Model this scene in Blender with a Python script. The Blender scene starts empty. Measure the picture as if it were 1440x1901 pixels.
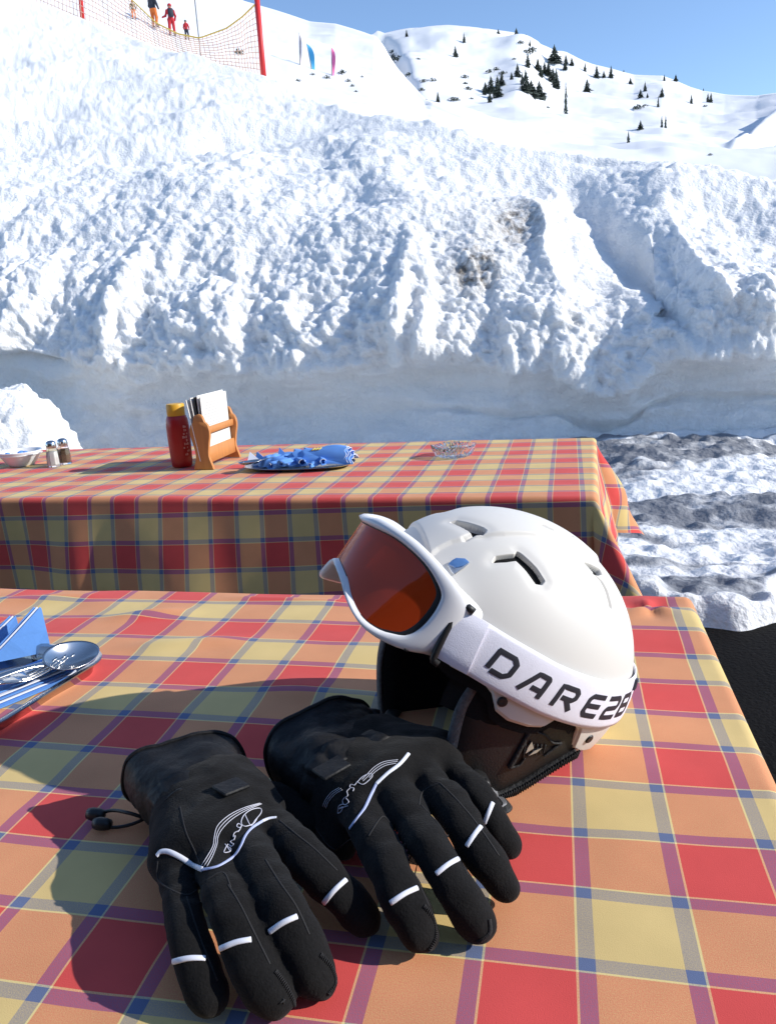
import bpy, bmesh, math, random
import numpy as np
from mathutils import Vector, Matrix
from mathutils.bvhtree import BVHTree
random.seed(7); RNG = np.random.RandomState(11)
scene = bpy.context.scene
col = scene.collection

# ------------------------------------------------------------------ camera
FPX = 1449.25; PITCH = math.radians(14.02); ROLL = math.radians(-3.564)
PER = 0.15                                   # one repeat of the woven check, metres
TABLE_Z = 0.74
CAM = np.array([0, 0, TABLE_Z + 2.974 * PER])
_c, _s = math.cos(PITCH), math.sin(PITCH)
_M = np.array([[1, 0, 0], [0, -_s, -_c], [0, _c, -_s]])
_cr, _sr = math.cos(ROLL), math.sin(ROLL)
RW = np.array([[_cr, -_sr, 0], [_sr, _cr, 0], [0, 0, 1]]) @ _M     # world -> camera (right, down, forward)
cd = bpy.data.cameras.new('camera'); cam = bpy.data.objects.new('camera', cd); col.objects.link(cam)
cd.sensor_fit = 'HORIZONTAL'; cd.sensor_width = 36; cd.lens = 36 * FPX / 1440
cd.clip_start = 0.05; cd.clip_end = 3000
B3 = np.c_[RW[0], -RW[1], -RW[2]]
mw = Matrix.Identity(4)
for i in range(3):
    for j in range(3): mw[i][j] = B3[i, j]
    mw[i][3] = CAM[i]
cam.matrix_world = mw
scene.camera = cam

# ------------------------------------------------------------------ light
YAW = -0.2207
U = np.array([math.cos(YAW), math.sin(YAW), 0.0]); V = np.array([-math.sin(YAW), math.cos(YAW), 0.0])
UP = np.array([0, 0, 1.0])
SUN_EL = math.radians(29); SUN_AZ = YAW + math.radians(3.5)        # angle from +X
SUND = np.array([math.cos(SUN_AZ) * math.cos(SUN_EL), math.sin(SUN_AZ) * math.cos(SUN_EL), math.sin(SUN_EL)])
sl = bpy.data.lights.new('sun', 'SUN'); sun = bpy.data.objects.new('sun', sl); col.objects.link(sun)
sl.energy = 3.4; sl.angle = math.radians(0.55); sl.color = (1.0, 0.95, 0.87)
sun.rotation_euler = Vector(SUND).to_track_quat('Z', 'Y').to_euler()
world = bpy.data.worlds.new('World'); scene.world = world; world.use_nodes = True
wn = world.node_tree; bg = wn.nodes['Background']
sky = wn.nodes.new('ShaderNodeTexSky'); sky.sky_type = 'NISHITA'; sky.sun_disc = False
sky.sun_elevation = SUN_EL; sky.sun_rotation = math.pi / 2 - SUN_AZ
sky.altitude = 1900; sky.air_density = 1.0; sky.dust_density = 0.0; sky.ozone_density = 2.6
wn.links.new(sky.outputs[0], bg.inputs[0]); bg.inputs[1].default_value = 0.15
scene.view_settings.view_transform = 'Standard'; scene.view_settings.look = 'None'
scene.view_settings.exposure = 0.64; scene.view_settings.gamma = 1.0
scene.cycles.max_bounces = 10; scene.cycles.transparent_max_bounces = 12

# ------------------------------------------------------------------ helpers
def ray(x, y): return RW.T @ np.array([(x - 720) / FPX, (y - 950.5) / FPX, 1.0])
def at_z(x, y, z):
    d = ray(x, y); return CAM + d * (z - CAM[2]) / d[2]
def at_depth(x, y, D): return CAM + ray(x, y) * D
def at_b(px, py, b):
    px = np.asarray(px, float); py = np.asarray(py, float)
    d = np.stack([(px - 720) / FPX, (py - 950.5) / FPX, np.ones_like(px)], -1) @ RW
    return CAM + d * (b / (d @ V))[..., None]
def px_of(p):
    q = RW @ (np.asarray(p) - CAM); return 720 + FPX * q[0] / q[2], 950.5 + FPX * q[1] / q[2]
def interp(x, xs, ys): return np.interp(x, xs, ys)
def sm(a, b, x):
    t = np.clip((x - a) / (b - a), 0, 1); return t * t * (3 - 2 * t)

def _h(ix, iy, iz, seed=0):
    n = (ix.astype(np.int64) * 73856093) ^ (iy.astype(np.int64) * 19349663) ^ (iz.astype(np.int64) * 83492791) ^ (seed * 2654435761)
    n = (n ^ (n >> 13)) * 1274126177 & 0x7fffffff
    n = (n ^ (n >> 16)) * 668265263 & 0x7fffffff
    return ((n ^ (n >> 15)) & 0xffff) / 65535.0
def vnoise(P, seed=0):
    f = np.floor(P); i = f.astype(np.int64); t = P - f; t = t * t * t * (t * (t * 6 - 15) + 10)
    r = 0
    for dx in (0, 1):
        for dy in (0, 1):
            for dz in (0, 1):
                w = (t[..., 0] if dx else 1 - t[..., 0]) * (t[..., 1] if dy else 1 - t[..., 1]) * (t[..., 2] if dz else 1 - t[..., 2])
                r = r + w * _h(i[..., 0] + dx, i[..., 1] + dy, i[..., 2] + dz, seed)
    return r * 2 - 1
def fbm(P, o=4, seed=0, gain=0.5):
    r = 0; a = 1; 
    for k in range(o):
        r = r + a * vnoise(P * 2 ** k + 17.3 * k, seed + k); a *= gain
    return r
def worley(P, seed=0):
    f = np.floor(P); i = f.astype(np.int64); best = np.full(P.shape[:-1], 9.0)
    for dx in (-1, 0, 1):
        for dy in (-1, 0, 1):
            for dz in (-1, 0, 1):
                cx, cy, cz = i[..., 0] + dx, i[..., 1] + dy, i[..., 2] + dz
                d = ((cx + _h(cx, cy, cz, seed + 1) - P[..., 0]) ** 2 + (cy + _h(cx, cy, cz, seed + 2) - P[..., 1]) ** 2 + (cz + _h(cx, cy, cz, seed + 3) - P[..., 2]) ** 2)
                best = np.minimum(best, d)
    return np.sqrt(best)

def tag(o, label=None, cat=None, group=None, kind=None):
    if label: o['label'] = label
    if cat: o['category'] = cat
    if group: o['group'] = group
    if kind: o['kind'] = kind
    return o
def empty(name, loc=(0, 0, 0), rotz=0):
    o = bpy.data.objects.new(name, None); col.objects.link(o); o.location = Vector(loc); o.rotation_euler = (0, 0, rotz)
    o.empty_display_size = 0.05
    return o
def link(name, me, m, parent=None, smooth=True):
    ms = m if isinstance(m, (list, tuple)) else [m]
    for q in ms: me.materials.append(q)
    if smooth: me.polygons.foreach_set('use_smooth', [True] * len(me.polygons))
    o = bpy.data.objects.new(name, me); col.objects.link(o)
    if parent: o.parent = parent
    return o
def grid_mesh(name, P, wrap=False, uv=None, attr=None, mask=None):
    H, W = P.shape[:2]; me = bpy.data.meshes.new(name)
    idx = np.arange(H * W).reshape(H, W)
    if wrap: idx = np.c_[idx, idx[:, :1]]
    q = np.stack([idx[:-1, :-1], idx[:-1, 1:], idx[1:, 1:], idx[1:, :-1]], -1).reshape(-1, 4)
    if mask is not None: q = q[mask.reshape(-1)]
    me.vertices.add(H * W); me.vertices.foreach_set('co', P.reshape(-1).astype(np.float32))
    me.loops.add(q.size); me.loops.foreach_set('vertex_index', q.reshape(-1).astype(np.int32))
    me.polygons.add(len(q)); me.polygons.foreach_set('loop_start', (np.arange(len(q)) * 4).astype(np.int32))
    me.update(calc_edges=True)
    if uv is not None:
        l = me.uv_layers.new(name='UVMap'); l.data.foreach_set('uv', uv.reshape(-1, 2)[q.reshape(-1)].reshape(-1).astype(np.float32))
    if attr:
        for k, a in attr.items():
            at = me.attributes.new(k, 'FLOAT', 'POINT'); at.data.foreach_set('value', a.reshape(-1).astype(np.float32))
    return me
class MB:
    def __init__(s): s.v = []; s.f = []; s.m = []
    def add(s, vs, fs, mi=0):
        b = len(s.v); s.v += [tuple(map(float, v)) for v in vs]; s.f += [tuple(b + i for i in f) for f in fs]; s.m += [mi] * len(fs)
    def rings(s, R, closed=True, cap=(True, True), mi=0):
        n = len(R[0]); vs = [v for r in R for v in r]; fs = []
        for i in range(len(R) - 1):
            for j in range(n if closed else n - 1):
                k = (j + 1) % n; fs.append((i * n + j, i * n + k, (i + 1) * n + k, (i + 1) * n + j))
        if cap[0]: fs.append(tuple(range(n))[::-1])
        if cap[1]: fs.append(tuple((len(R) - 1) * n + j for j in range(n)))
        s.add(vs, fs, mi)
    def box(s, c, size, R=None, bev=0.0, mi=0):
        c = np.array(c); h = np.array(size) / 2; R = np.eye(3) if R is None else np.asarray(R)
        b = min(bev, h.min() * .9)
        def ring(z, ins):
            x, y = h[0] - ins, h[1] - ins
            if b > 0:
                pts = [(x - b, -y), (x, -y + b), (x, y - b), (x - b, y), (-x + b, y), (-x, y - b), (-x, -y + b), (-x + b, -y)]
            else: pts = [(x, -y), (x, y), (-x, y), (-x, -y)]
            return [c + R @ np.array([a, bb, z]) for a, bb in pts]
        if b > 0: s.rings([ring(-h[2], b * .7), ring(-h[2] + b, 0), ring(h[2] - b, 0), ring(h[2], b * .7)], mi=mi)
        else: s.rings([ring(-h[2], 0), ring(h[2], 0)], mi=mi)
    def tube(s, pts, r, n=8, cap=True, flat=None, mi=0, closed=False):
        P = [np.array(p, float) for p in pts]; N = len(P)
        rr = r if hasattr(r, '__len__') else [r] * N
        R = []; prev = None
        for i in range(N):
            t = (P[(i + 1) % N] - P[i - 1]) if closed else P[min(i + 1, N - 1)] - P[max(i - 1, 0)]
            t = t / (np.linalg.norm(t) + 1e-12)
            if prev is None:
                a = np.array([0, 0, 1.]) if abs(t[2]) < .9 else np.array([1., 0, 0])
            else: a = prev
            if flat is not None: a = np.array(flat[i], float)
            a = a - t * (a @ t); a /= np.linalg.norm(a) + 1e-12; bvec = np.cross(t, a); prev = a
            ra = rr[i] if not hasattr(rr[i], '__len__') else None
            ra, rb = (rr[i], rr[i]) if ra is not None else rr[i]
            R.append([P[i] + a * ra * math.cos(2 * math.pi * k / n) + bvec * rb * math.sin(2 * math.pi * k / n) for k in range(n)])
        if closed: R.append(R[0]); cap = False
        s.rings(R, cap=(cap, cap), mi=mi)
    def lathe(s, prof, n=32, c=(0, 0, 0), axis=None, cap=(False, False), mi=0):
        c = np.array(c, float); A = np.eye(3) if axis is None else axis
        s.rings([[c + A @ np.array([r * math.cos(2 * math.pi * k / n), r * math.sin(2 * math.pi * k / n), z]) for k in range(n)] for r, z in prof], cap=cap, mi=mi)
    def sphere(s, c, r, n=12, m=8, mi=0):
        r = np.array([r, r, r] if not hasattr(r, '__len__') else r)
        s.rings([[np.array(c) + r * np.array([math.sin(t) * math.cos(2 * math.pi * k / n), math.sin(t) * math.sin(2 * math.pi * k / n), -math.cos(t)]) for k in range(n)] for t in np.linspace(.05, math.pi - .05, m)], mi=mi)
    def prism(s, poly, fmap, h0, h1, mi=0):
        a = [fmap(x, y, h0) for x, y in poly]; b = [fmap(x, y, h1) for x, y in poly]
        s.rings([a, b], mi=mi)
    def mesh(s, name):
        me = bpy.data.meshes.new(name); me.from_pydata(s.v, [], s.f)
        me.polygons.foreach_set('material_index', s.m); me.update()
        bm = bmesh.new(); bm.from_mesh(me); bmesh.ops.recalc_face_normals(bm, faces=bm.faces); bm.to_mesh(me); bm.free()
        return me
    def build(s, name, m, parent=None, smooth=True, sharp=None):
        me = s.mesh(name); o = link(name, me, m, parent, smooth)
        if smooth and sharp is not None:
            me.set_sharp_from_angle(angle=math.radians(sharp))
        return o
def spline(pts, n):
    P = np.array(pts, float); N = len(P); out = []
    for t in np.linspace(0, N - 1, n):
        i = min(int(t), N - 2); u = t - i
        p0, p1, p2, p3 = P[max(i - 1, 0)], P[i], P[i + 1], P[min(i + 2, N - 1)]
        out.append(.5 * ((2 * p1) + (-p0 + p2) * u + (2 * p0 - 5 * p1 + 4 * p2 - p3) * u * u + (-p0 + 3 * p1 - 3 * p2 + p3) * u ** 3))
    return np.array(out)
def resample(P, n, closed=False):
    P = np.array(P, float)
    if closed: P = np.vstack([P, P[:1]])
    d = np.r_[0, np.cumsum(np.linalg.norm(np.diff(P, axis=0), axis=1))]
    t = np.linspace(0, d[-1], n, endpoint=not closed)
    return np.stack([np.interp(t, d, P[:, k]) for k in range(P.shape[1])], -1)

# ------------------------------------------------------------------ materials
def mat(name, rgb, rough=.6, metal=0, spec=.5, var=0.0, vscale=8, bump=0.0, bscale=60, sheen=0, coat=0, trans=0, ior=1.45, sss=0, coords='Object', vcol=None, stretch=None):
    m = bpy.data.materials.new(name); m.use_nodes = True; nt = m.node_tree; b = nt.nodes['Principled BSDF']
    b.inputs['Base Color'].default_value = (*rgb, 1); b.inputs['Roughness'].default_value = rough; b.inputs['Metallic'].default_value = metal
    b.inputs['Specular IOR Level'].default_value = spec; b.inputs['Sheen Weight'].default_value = sheen; b.inputs['Coat Weight'].default_value = coat
    b.inputs['Transmission Weight'].default_value = trans; b.inputs['IOR'].default_value = ior
    if sss: b.inputs['Subsurface Weight'].default_value = sss; b.inputs['Subsurface Radius'].default_value = (.02, .02, .02)
    if var or bump:
        tc = nt.nodes.new('ShaderNodeTexCoord'); src = tc.outputs[coords]
        if stretch:
            mp = nt.nodes.new('ShaderNodeMapping'); mp.inputs['Scale'].default_value = stretch; nt.links.new(src, mp.inputs[0]); src = mp.outputs[0]
    if var:
        n = nt.nodes.new('ShaderNodeTexNoise'); n.inputs['Scale'].default_value = vscale; n.inputs['Detail'].default_value = 6; nt.links.new(src, n.inputs['Vector'])
        mx = nt.nodes.new('ShaderNodeMix'); mx.data_type = 'RGBA'; nt.links.new(n.outputs[0], mx.inputs[0])
        lo = vcol if vcol else tuple(c * (1 - var) for c in rgb); hi = tuple(min(1, c * (1 + var)) for c in rgb)
        mx.inputs[6].default_value = (*lo, 1); mx.inputs[7].default_value = (*hi, 1); nt.links.new(mx.outputs[2], b.inputs['Base Color'])
    if bump:
        n2 = nt.nodes.new('ShaderNodeTexNoise'); n2.inputs['Scale'].default_value = bscale; n2.inputs['Detail'].default_value = 5; nt.links.new(src, n2.inputs['Vector'])
        bp = nt.nodes.new('ShaderNodeBump'); bp.inputs['Strength'].default_value = bump; bp.inputs['Distance'].default_value = 1.0 / bscale; nt.links.new(n2.outputs[0], bp.inputs['Height']); nt.links.new(bp.outputs[0], b.inputs['Normal'])
    return m
def snow_mat(name, dirt_shade_rgb, nscale=14, sss=0, lo=.35, hi=.62, bump=.35, bscale=25, base=(.835, .83, .815)):
    m = bpy.data.materials.new(name); m.use_nodes = True; nt = m.node_tree; b = nt.nodes['Principled BSDF']
    b.inputs['Roughness'].default_value = .75; b.inputs['Specular IOR Level'].default_value = .25
    if sss: b.inputs['Subsurface Weight'].default_value = sss; b.inputs['Subsurface Radius'].default_value = (1, 1, 1); b.inputs['Subsurface Scale'].default_value = .05
    at = nt.nodes.new('ShaderNodeAttribute'); at.attribute_name = 'dirt_shade'
    tc = nt.nodes.new('ShaderNodeTexCoord')
    n = nt.nodes.new('ShaderNodeTexNoise'); n.inputs['Scale'].default_value = nscale; n.inputs['Detail'].default_value = 9; n.inputs['Roughness'].default_value = .62; nt.links.new(tc.outputs['Object'], n.inputs['Vector'])
    mu = nt.nodes.new('ShaderNodeMath'); mu.operation = 'MULTIPLY'; nt.links.new(at.outputs['Fac'], mu.inputs[0])
    mr = nt.nodes.new('ShaderNodeMapRange'); mr.inputs[1].default_value = lo; mr.inputs[2].default_value = hi; nt.links.new(n.outputs[0], mr.inputs[0]); nt.links.new(mr.outputs[0], mu.inputs[1])
    mx = nt.nodes.new('ShaderNodeMix'); mx.data_type = 'RGBA'; nt.links.new(mu.outputs[0], mx.inputs[0])
    mx.inputs[6].default_value = (*base, 1); mx.inputs[7].default_value = (*dirt_shade_rgb, 1); nt.links.new(mx.outputs[2], b.inputs['Base Color'])
    n2 = nt.nodes.new('ShaderNodeTexNoise'); n2.inputs['Scale'].default_value = bscale; n2.inputs['Detail'].default_value = 8; nt.links.new(tc.outputs['Object'], n2.inputs['Vector'])
    bp = nt.nodes.new('ShaderNodeBump'); bp.inputs['Strength'].default_value = bump; bp.inputs['Distance'].default_value = .03; nt.links.new(n2.outputs[0], bp.inputs['Height']); nt.links.new(bp.outputs[0], b.inputs['Normal'])
    return m
def plaid_mat(name, sat=1.0):
    m = bpy.data.materials.new(name); m.use_nodes = True; nt = m.node_tree; b = nt.nodes['Principled BSDF']
    b.inputs['Roughness'].default_value = .85; b.inputs['Specular IOR Level'].default_value = .14; b.inputs['Sheen Weight'].default_value = .07
    uvn = nt.nodes.new('ShaderNodeUVMap'); uvn.uv_map = 'UVMap'; sp = nt.nodes.new('ShaderNodeSeparateXYZ'); nt.links.new(uvn.outputs[0], sp.inputs[0])
    cols = []
    for k in (0, 1):
        pp = nt.nodes.new('ShaderNodeMath'); pp.operation = 'PINGPONG'; pp.inputs[1].default_value = .5; nt.links.new(sp.outputs[k], pp.inputs[0])
        cr = nt.nodes.new('ShaderNodeValToRGB'); cr.color_ramp.interpolation = 'CONSTANT'; e = cr.color_ramp.elements
        e[0].position = 0; e[0].color = (.67, .49, .20, 1)
        e[1].position = .199; e[1].color = (.12, .155, .27, 1)
        q = e.new(.2745); q.color = (.80, .66, .30, 1)
        q = e.new(.2875); q.color = (.66, .078, .070, 1)
        nt.links.new(pp.outputs[0], cr.inputs[0]); cols.append(cr.outputs[0])
    # weave: warp and weft threads swap in front of each other
    sc = nt.nodes.new('ShaderNodeVectorMath'); sc.operation = 'SCALE'; sc.inputs[3].default_value = 1.0; nt.links.new(uvn.outputs[0], sc.inputs[0])
    n = nt.nodes.new('ShaderNodeTexNoise'); n.inputs['Scale'].default_value = 150; n.inputs['Detail'].default_value = 2; nt.links.new(sc.outputs[0], n.inputs['Vector'])
    mr = nt.nodes.new('ShaderNodeMapRange'); mr.inputs[1].default_value = .3; mr.inputs[2].default_value = .7; mr.inputs[3].default_value = .33; mr.inputs[4].default_value = .67; nt.links.new(n.outputs[0], mr.inputs[0])
    mx = nt.nodes.new('ShaderNodeMix'); mx.data_type = 'RGBA'; nt.links.new(mr.outputs[0], mx.inputs[0]); nt.links.new(cols[0], mx.inputs[6]); nt.links.new(cols[1], mx.inputs[7])
    # faint wear blotches
    n3 = nt.nodes.new('ShaderNodeTexNoise'); n3.inputs['Scale'].default_value = 2.2; n3.inputs['Detail'].default_value = 7; nt.links.new(uvn.outputs[0], n3.inputs['Vector'])
    mr3 = nt.nodes.new('ShaderNodeMapRange'); mr3.inputs[1].default_value = .3; mr3.inputs[2].default_value = .7; mr3.inputs[3].default_value = .93; mr3.inputs[4].default_value = 1.05; nt.links.new(n3.outputs[0], mr3.inputs[0])
    mm = nt.nodes.new('ShaderNodeVectorMath'); mm.operation = 'SCALE'; nt.links.new(mx.outputs[2], mm.inputs[0]); nt.links.new(mr3.outputs[0], mm.inputs[3])
    nt.links.new(mm.outputs[0], b.inputs['Base Color'])
    wv = nt.nodes.new('ShaderNodeTexNoise'); wv.inputs['Scale'].default_value = 170; wv.inputs['Detail'].default_value = 2; nt.links.new(uvn.outputs[0], wv.inputs['Vector'])
    bp = nt.nodes.new('ShaderNodeBump'); bp.inputs['Strength'].default_value = .25; bp.inputs['Distance'].default_value = .0012; nt.links.new(wv.outputs[0], bp.inputs['Height']); nt.links.new(bp.outputs[0], b.inputs['Normal'])
    return m
M = {}
M['snow'] = snow_mat('bank_snow', (.20, .17, .14), bump=.75, bscale=38, sss=.7)
M['slope'] = snow_mat('slope_snow', (.3, .3, .3), bump=.5, bscale=.35, base=(.76, .77, .79))
M['slush_shade'] = snow_mat('dirty_shade_snow', (.20, .21, .235), nscale=5, lo=.28, hi=.5, bump=.6, bscale=30, base=(.80, .80, .80))  # blue-grey second colour carries painted shade bands as well as dirt
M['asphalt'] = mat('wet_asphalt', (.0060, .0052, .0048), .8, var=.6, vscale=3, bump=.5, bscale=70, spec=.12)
M['plaid'] = plaid_mat('checked_cloth')
M['wood'] = mat('pine_wood', (.52, .22, .07), .45, var=.25, vscale=5, bump=.05, bscale=40, stretch=(18, 18, 1.5), spec=.4)
M['tablewood'] = mat('table_wood', (.35, .2, .09), .6, var=.25, vscale=8)
M['shell'] = mat('helmet_white', (.68, .655, .61), .46, spec=.35, var=.01, vscale=3, bump=.03, bscale=900)
M['vent'] = mat('vent_liner', (.40, .40, .41), .7, var=.2, vscale=90)
M['gogwhite'] = mat('goggle_white', (.80, .80, .81), .22, spec=.5)
M['black'] = mat('black_plastic', (.014, .014, .015), .45, var=.3, vscale=60)
M['liner'] = mat('liner_fleece', (.010, .010, .011), .95, sheen=.1, bump=.4, bscale=400, spec=.1)
M['leather'] = mat('flap_leatherette', (.017, .015, .0145), .48, var=.2, vscale=40, bump=.25, bscale=500)
M['mesh'] = mat('grey_mesh_trim', (.10, .10, .105), .8, var=.6, vscale=350, bump=.6, bscale=420)
M['rib'] = mat('ribbed_trim', (.02, .02, .02), .7, bump=.5, bscale=300)
M['webgrey'] = mat('webbing_stripe', (.22, .22, .23), .7)
M['strap'] = mat('strap_white', (.80, .79, .88), .85, var=.05, vscale=160, bump=.25, bscale=900, sheen=.2)
M['ink'] = mat('strap_print', (.022, .022, .032), .6)
M['blue_badge'] = mat('blue_badge', (.10, .22, .48), .2, coat=.4)
M['silver'] = mat('silver_trim', (.62, .63, .65), .3, metal=.8)
M['glove'] = mat('glove_softshell', (.0072, .0068, .0070), .92, var=.6, vscale=380, bump=.45, bscale=600, sheen=.05, spec=.18)
M['cuff'] = mat('glove_nylon', (.0085, .0085, .0095), .60, var=.3, vscale=60, bump=.25, bscale=60, spec=.35)
M['panel'] = mat('glove_panel', (.004, .004, .006), .8, spec=.2)
M['reflect'] = mat('white_piping', (.78, .79, .86), .45)
M['bluepipe'] = mat('blue_piping', (.45, .50, .74), .45)
M['thread'] = mat('white_thread', (.55, .55, .62), .6)
M['seam'] = mat('seam_thread', (.02, .019, .02), .9)
M['steel'] = mat('steel', (.62, .61, .60), .18, metal=1, var=.1, vscale=10)
M['steel_dark'] = mat('tray_steel', (.50, .47, .46), .16, metal=1, bump=.02, bscale=30)
M['napkin'] = mat('blue_napkin', (.12, .30, .70), .85, var=.10, vscale=30, bump=.04, bscale=200)
M['napkin_w'] = mat('napkin_edge', (.74, .78, .88), .85)
M['yellow_print'] = mat('yellow_print', (.62, .50, .12), .8)
M['ketchup'] = mat('red_bottle', (.36, .012, .012), .38, coat=.15)
M['yellowcap'] = mat('yellow_cap', (.66, .36, .03), .45)
M['labelink'] = mat('bottle_print', (.58, .30, .27), .5)
M['paper'] = mat('menu_paper', (.72, .71, .66), .7, var=.05, vscale=20)
M['print'] = mat('menu_print', (.30, .30, .31), .8)
M['photo'] = mat('menu_picture', (.16, .18, .20), .6, var=.5, vscale=60)
M['cover'] = mat('menu_cover', (.015, .015, .018), .5)
M['porcelain'] = mat('porcelain', (.78, .78, .79), .15, coat=.3)
M['clear'] = mat('clear_glass', (1, 1, 1), .02, trans=1, ior=1.48)
M['salt'] = mat('white_salt', (.82, .81, .79), .9, bump=.2, bscale=600)
M['pepper'] = mat('ground_pepper', (.16, .10, .06), .95, bump=.3, bscale=600, var=.5, vscale=400)
M['redpost'] = mat('red_post', (.62, .03, .03), .5)
M['netpink'] = mat('net_orange', (.84, .56, .42), .7)
M['netrope'] = mat('net_yellow_rope', (.80, .55, .12), .7)
M['fir'] = mat('fir_needles', (.070, .088, .072), .9, var=.35, vscale=2)
M['bark'] = mat('fir_bark', (.05, .04, .032), .9)
M['rock'] = mat('grey_rock', (.10, .11, .10), .9, var=.4, vscale=3)
M['flagblue'] = mat('flag_blue', (.08, .42, .72), .7)
M['flagpink'] = mat('flag_pink', (.85, .16, .38), .7)
M['flaggrey'] = mat('flag_grey', (.58, .50, .52), .7, var=.3, vscale=4)
M['pole'] = mat('grey_pole', (.25, .26, .28), .5)
M['jred'] = mat('red_jacket', (.48, .02, .03), .75)
M['jorange'] = mat('orange_trousers', (.70, .17, .03), .75)
M['jdark'] = mat('dark_jacket', (.03, .035, .05), .75)
M['jolive'] = mat('olive_jacket', (.20, .15, .07), .8)
M['skin'] = mat('skin', (.45, .25, .17), .6)
# ------------------------------------------------------------------ snow bank, ground, mountains
def crest_y(px): return interp(px, [-600, -100, 0, 150, 300, 480, 590, 700, 850, 950, 1100, 1250, 1440, 1700, 2000], [-230, -60, -25, 28, 84, 136, 184, 216, 246, 268, 290, 304, 336, 372, 410])
def crest_b(px): return interp(px, [-600, 0, 150, 480, 700, 950, 1300, 1440, 2000], [20, 18.5, 17.5, 14.5, 11.5, 10, 9.3, 9.0, 8.2])
def lip_y(px):
    return interp(px, [-600, 0, 90, 220, 450, 600, 760, 880, 950, 1030, 1080, 1125, 1165, 1205, 1260, 1440, 2000], [660, 640, 660, 676, 668, 660, 640, 650, 664, 655, 690, 718, 700, 645, 622, 612, 600])
def bank_b(px, py):
    yc = crest_y(px); yl = lip_y(px); bc = crest_b(px)
    s = np.clip((yl - py) / (yl - yc), 0, 1)
    g = .10 * s + .90 * s ** 2.6
    B = 6.3 + (bc - 6.3) * g
    w = np.clip((py - yl) / np.maximum(870 - yl, 1), 0, 1)
    B = B + .13 * sm(0, .32, w) - .34 * sm(.45, 1.0, w)
    return B, s, w
def smooth_grid(P, k):
    for _ in range(k):
        P = P.copy(); P[1:-1] = (P[:-2] + 2 * P[1:-1] + P[2:]) / 4; P[:, 1:-1] = (P[:, :-2] + 2 * P[:, 1:-1] + P[:, 2:]) / 4
    return P
def normals_of(P):
    du = np.gradient(P, axis=1); dv = np.gradient(P, axis=0)
    n = np.cross(du, dv); n /= np.linalg.norm(n, axis=-1, keepdims=True) + 1e-12
    sgn = np.sign((n * (CAM - P)).sum(-1, keepdims=True)); sgn[sgn == 0] = 1
    return n * sgn
xs = np.r_[np.arange(-620, -40, 9), np.arange(-40, 1490, 2.1), np.arange(1490, 2000, 9)]
ts = np.r_[np.linspace(0, .72, 290), np.linspace(.72, 1, 90)[1:]]
PX = np.tile(xs, (len(ts), 1)); yc = crest_y(xs); PY = 885 + (yc - 885)[None, :] * ts[:, None]
Bb, S, Wl = bank_b(PX, PY)
P0 = at_b(PX, PY, Bb)
# carry the bank over its crest and down behind
back = [P0[-1] + V * d + UP * h for d, h in ((.25, .02), (.6, -.05), (1.2, -.3), (2.2, -.9), (4, -2.2))]
P0 = np.concatenate([P0, np.array(back)], 0)
nb = len(back); S = np.vstack([S, np.ones((nb, len(xs)))]); Wl = np.vstack([Wl, np.zeros((nb, len(xs)))]); PX = np.vstack([PX, np.tile(xs, (nb, 1))]); PY = np.vstack([PY, np.tile(yc, (nb, 1))])
P0 = smooth_grid(P0, 3)
N0 = normals_of(P0); N0[-nb:] = UP
a_ = P0 @ U; b_ = P0 @ V; z_ = P0[..., 2]
Q = np.stack([a_, b_, z_], -1)
warp = np.stack([vnoise(Q * 1.3 + 5, 31), vnoise(Q * 1.3 + 9, 32), vnoise(Q * 1.3 + 13, 33)], -1)
Qw = Q + .22 * warp
bp_ = lambda P, s: 1 - np.minimum(worley(P, s), 1.05) ** 2
lump = bp_(Qw * np.array([1.7, 1.7, 1.4]), 3) * .42 * sm(-.5, .5, vnoise(Q * .8, 77)) * 1.3 + bp_(Qw * np.array([4.6, 4.6, 4.0]), 5) * .24 + bp_(Qw * np.array([9.5, 9.5, 8.4]), 7) * .15 + bp_(Qw * 19., 8) * .075 + bp_(Qw * 36., 9) * .03
lump = lump - .55
vert = vnoise(np.stack([a_ * 3.2 + warp[..., 0] * .5, b_ * .6, z_ * .9], -1), 41) + .6 * vnoise(np.stack([a_ * 7 + warp[..., 1], b_ * .6, z_ * 1.6], -1), 43)
fine = fbm(Q * 13, 4, 51)
big = fbm(Q * .55, 3, 61)
onbank = 1 - sm(0, .22, Wl)
A = interp(S, [0, .12, .35, .55, .8, 1], [.28, .29, .14, .045, .022, .015])
D = onbank * A * lump + onbank * interp(S, [0, .15, .4, .6], [.12, .10, .04, .0]) * vert
D += onbank * interp(S, [0, .5, 1], [.034, .024, .016]) * fine + onbank * interp(S, [0, .3, .7, 1], [.06, .18, .20, .10]) * big
# small clods everywhere on the upper slope
clod = np.maximum(0, .17 - worley(Q * np.array([3.3, 3.3, 3.3]), 71) ** 2) * sm(-.1, .3, vnoise(Q * .9, 73))
D += onbank * sm(.35, .6, S) * clod * .24
# diagonal slides on the right
acr = (PX - 960) * .80 - (PY - 290) * .60
slide = np.abs(vnoise(np.stack([acr / 95 + warp[..., 0] * .25, (PX * .6 + PY * .8) / 420, PX * 0], -1), 81))
wr = sm(900, 1040, PX) * sm(.05, .25, S) * (1 - sm(.86, .98, S))
D += wr * (.26 - slide * .70) * .30 * (1 - .6 * sm(.55, .9, S))
trough = np.exp(-((acr - 62) / 26.) ** 2) * sm(960, 1080, PX) * sm(290, 350, PY) * (1 - sm(560, 640, PY))
D -= trough * .17
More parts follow.
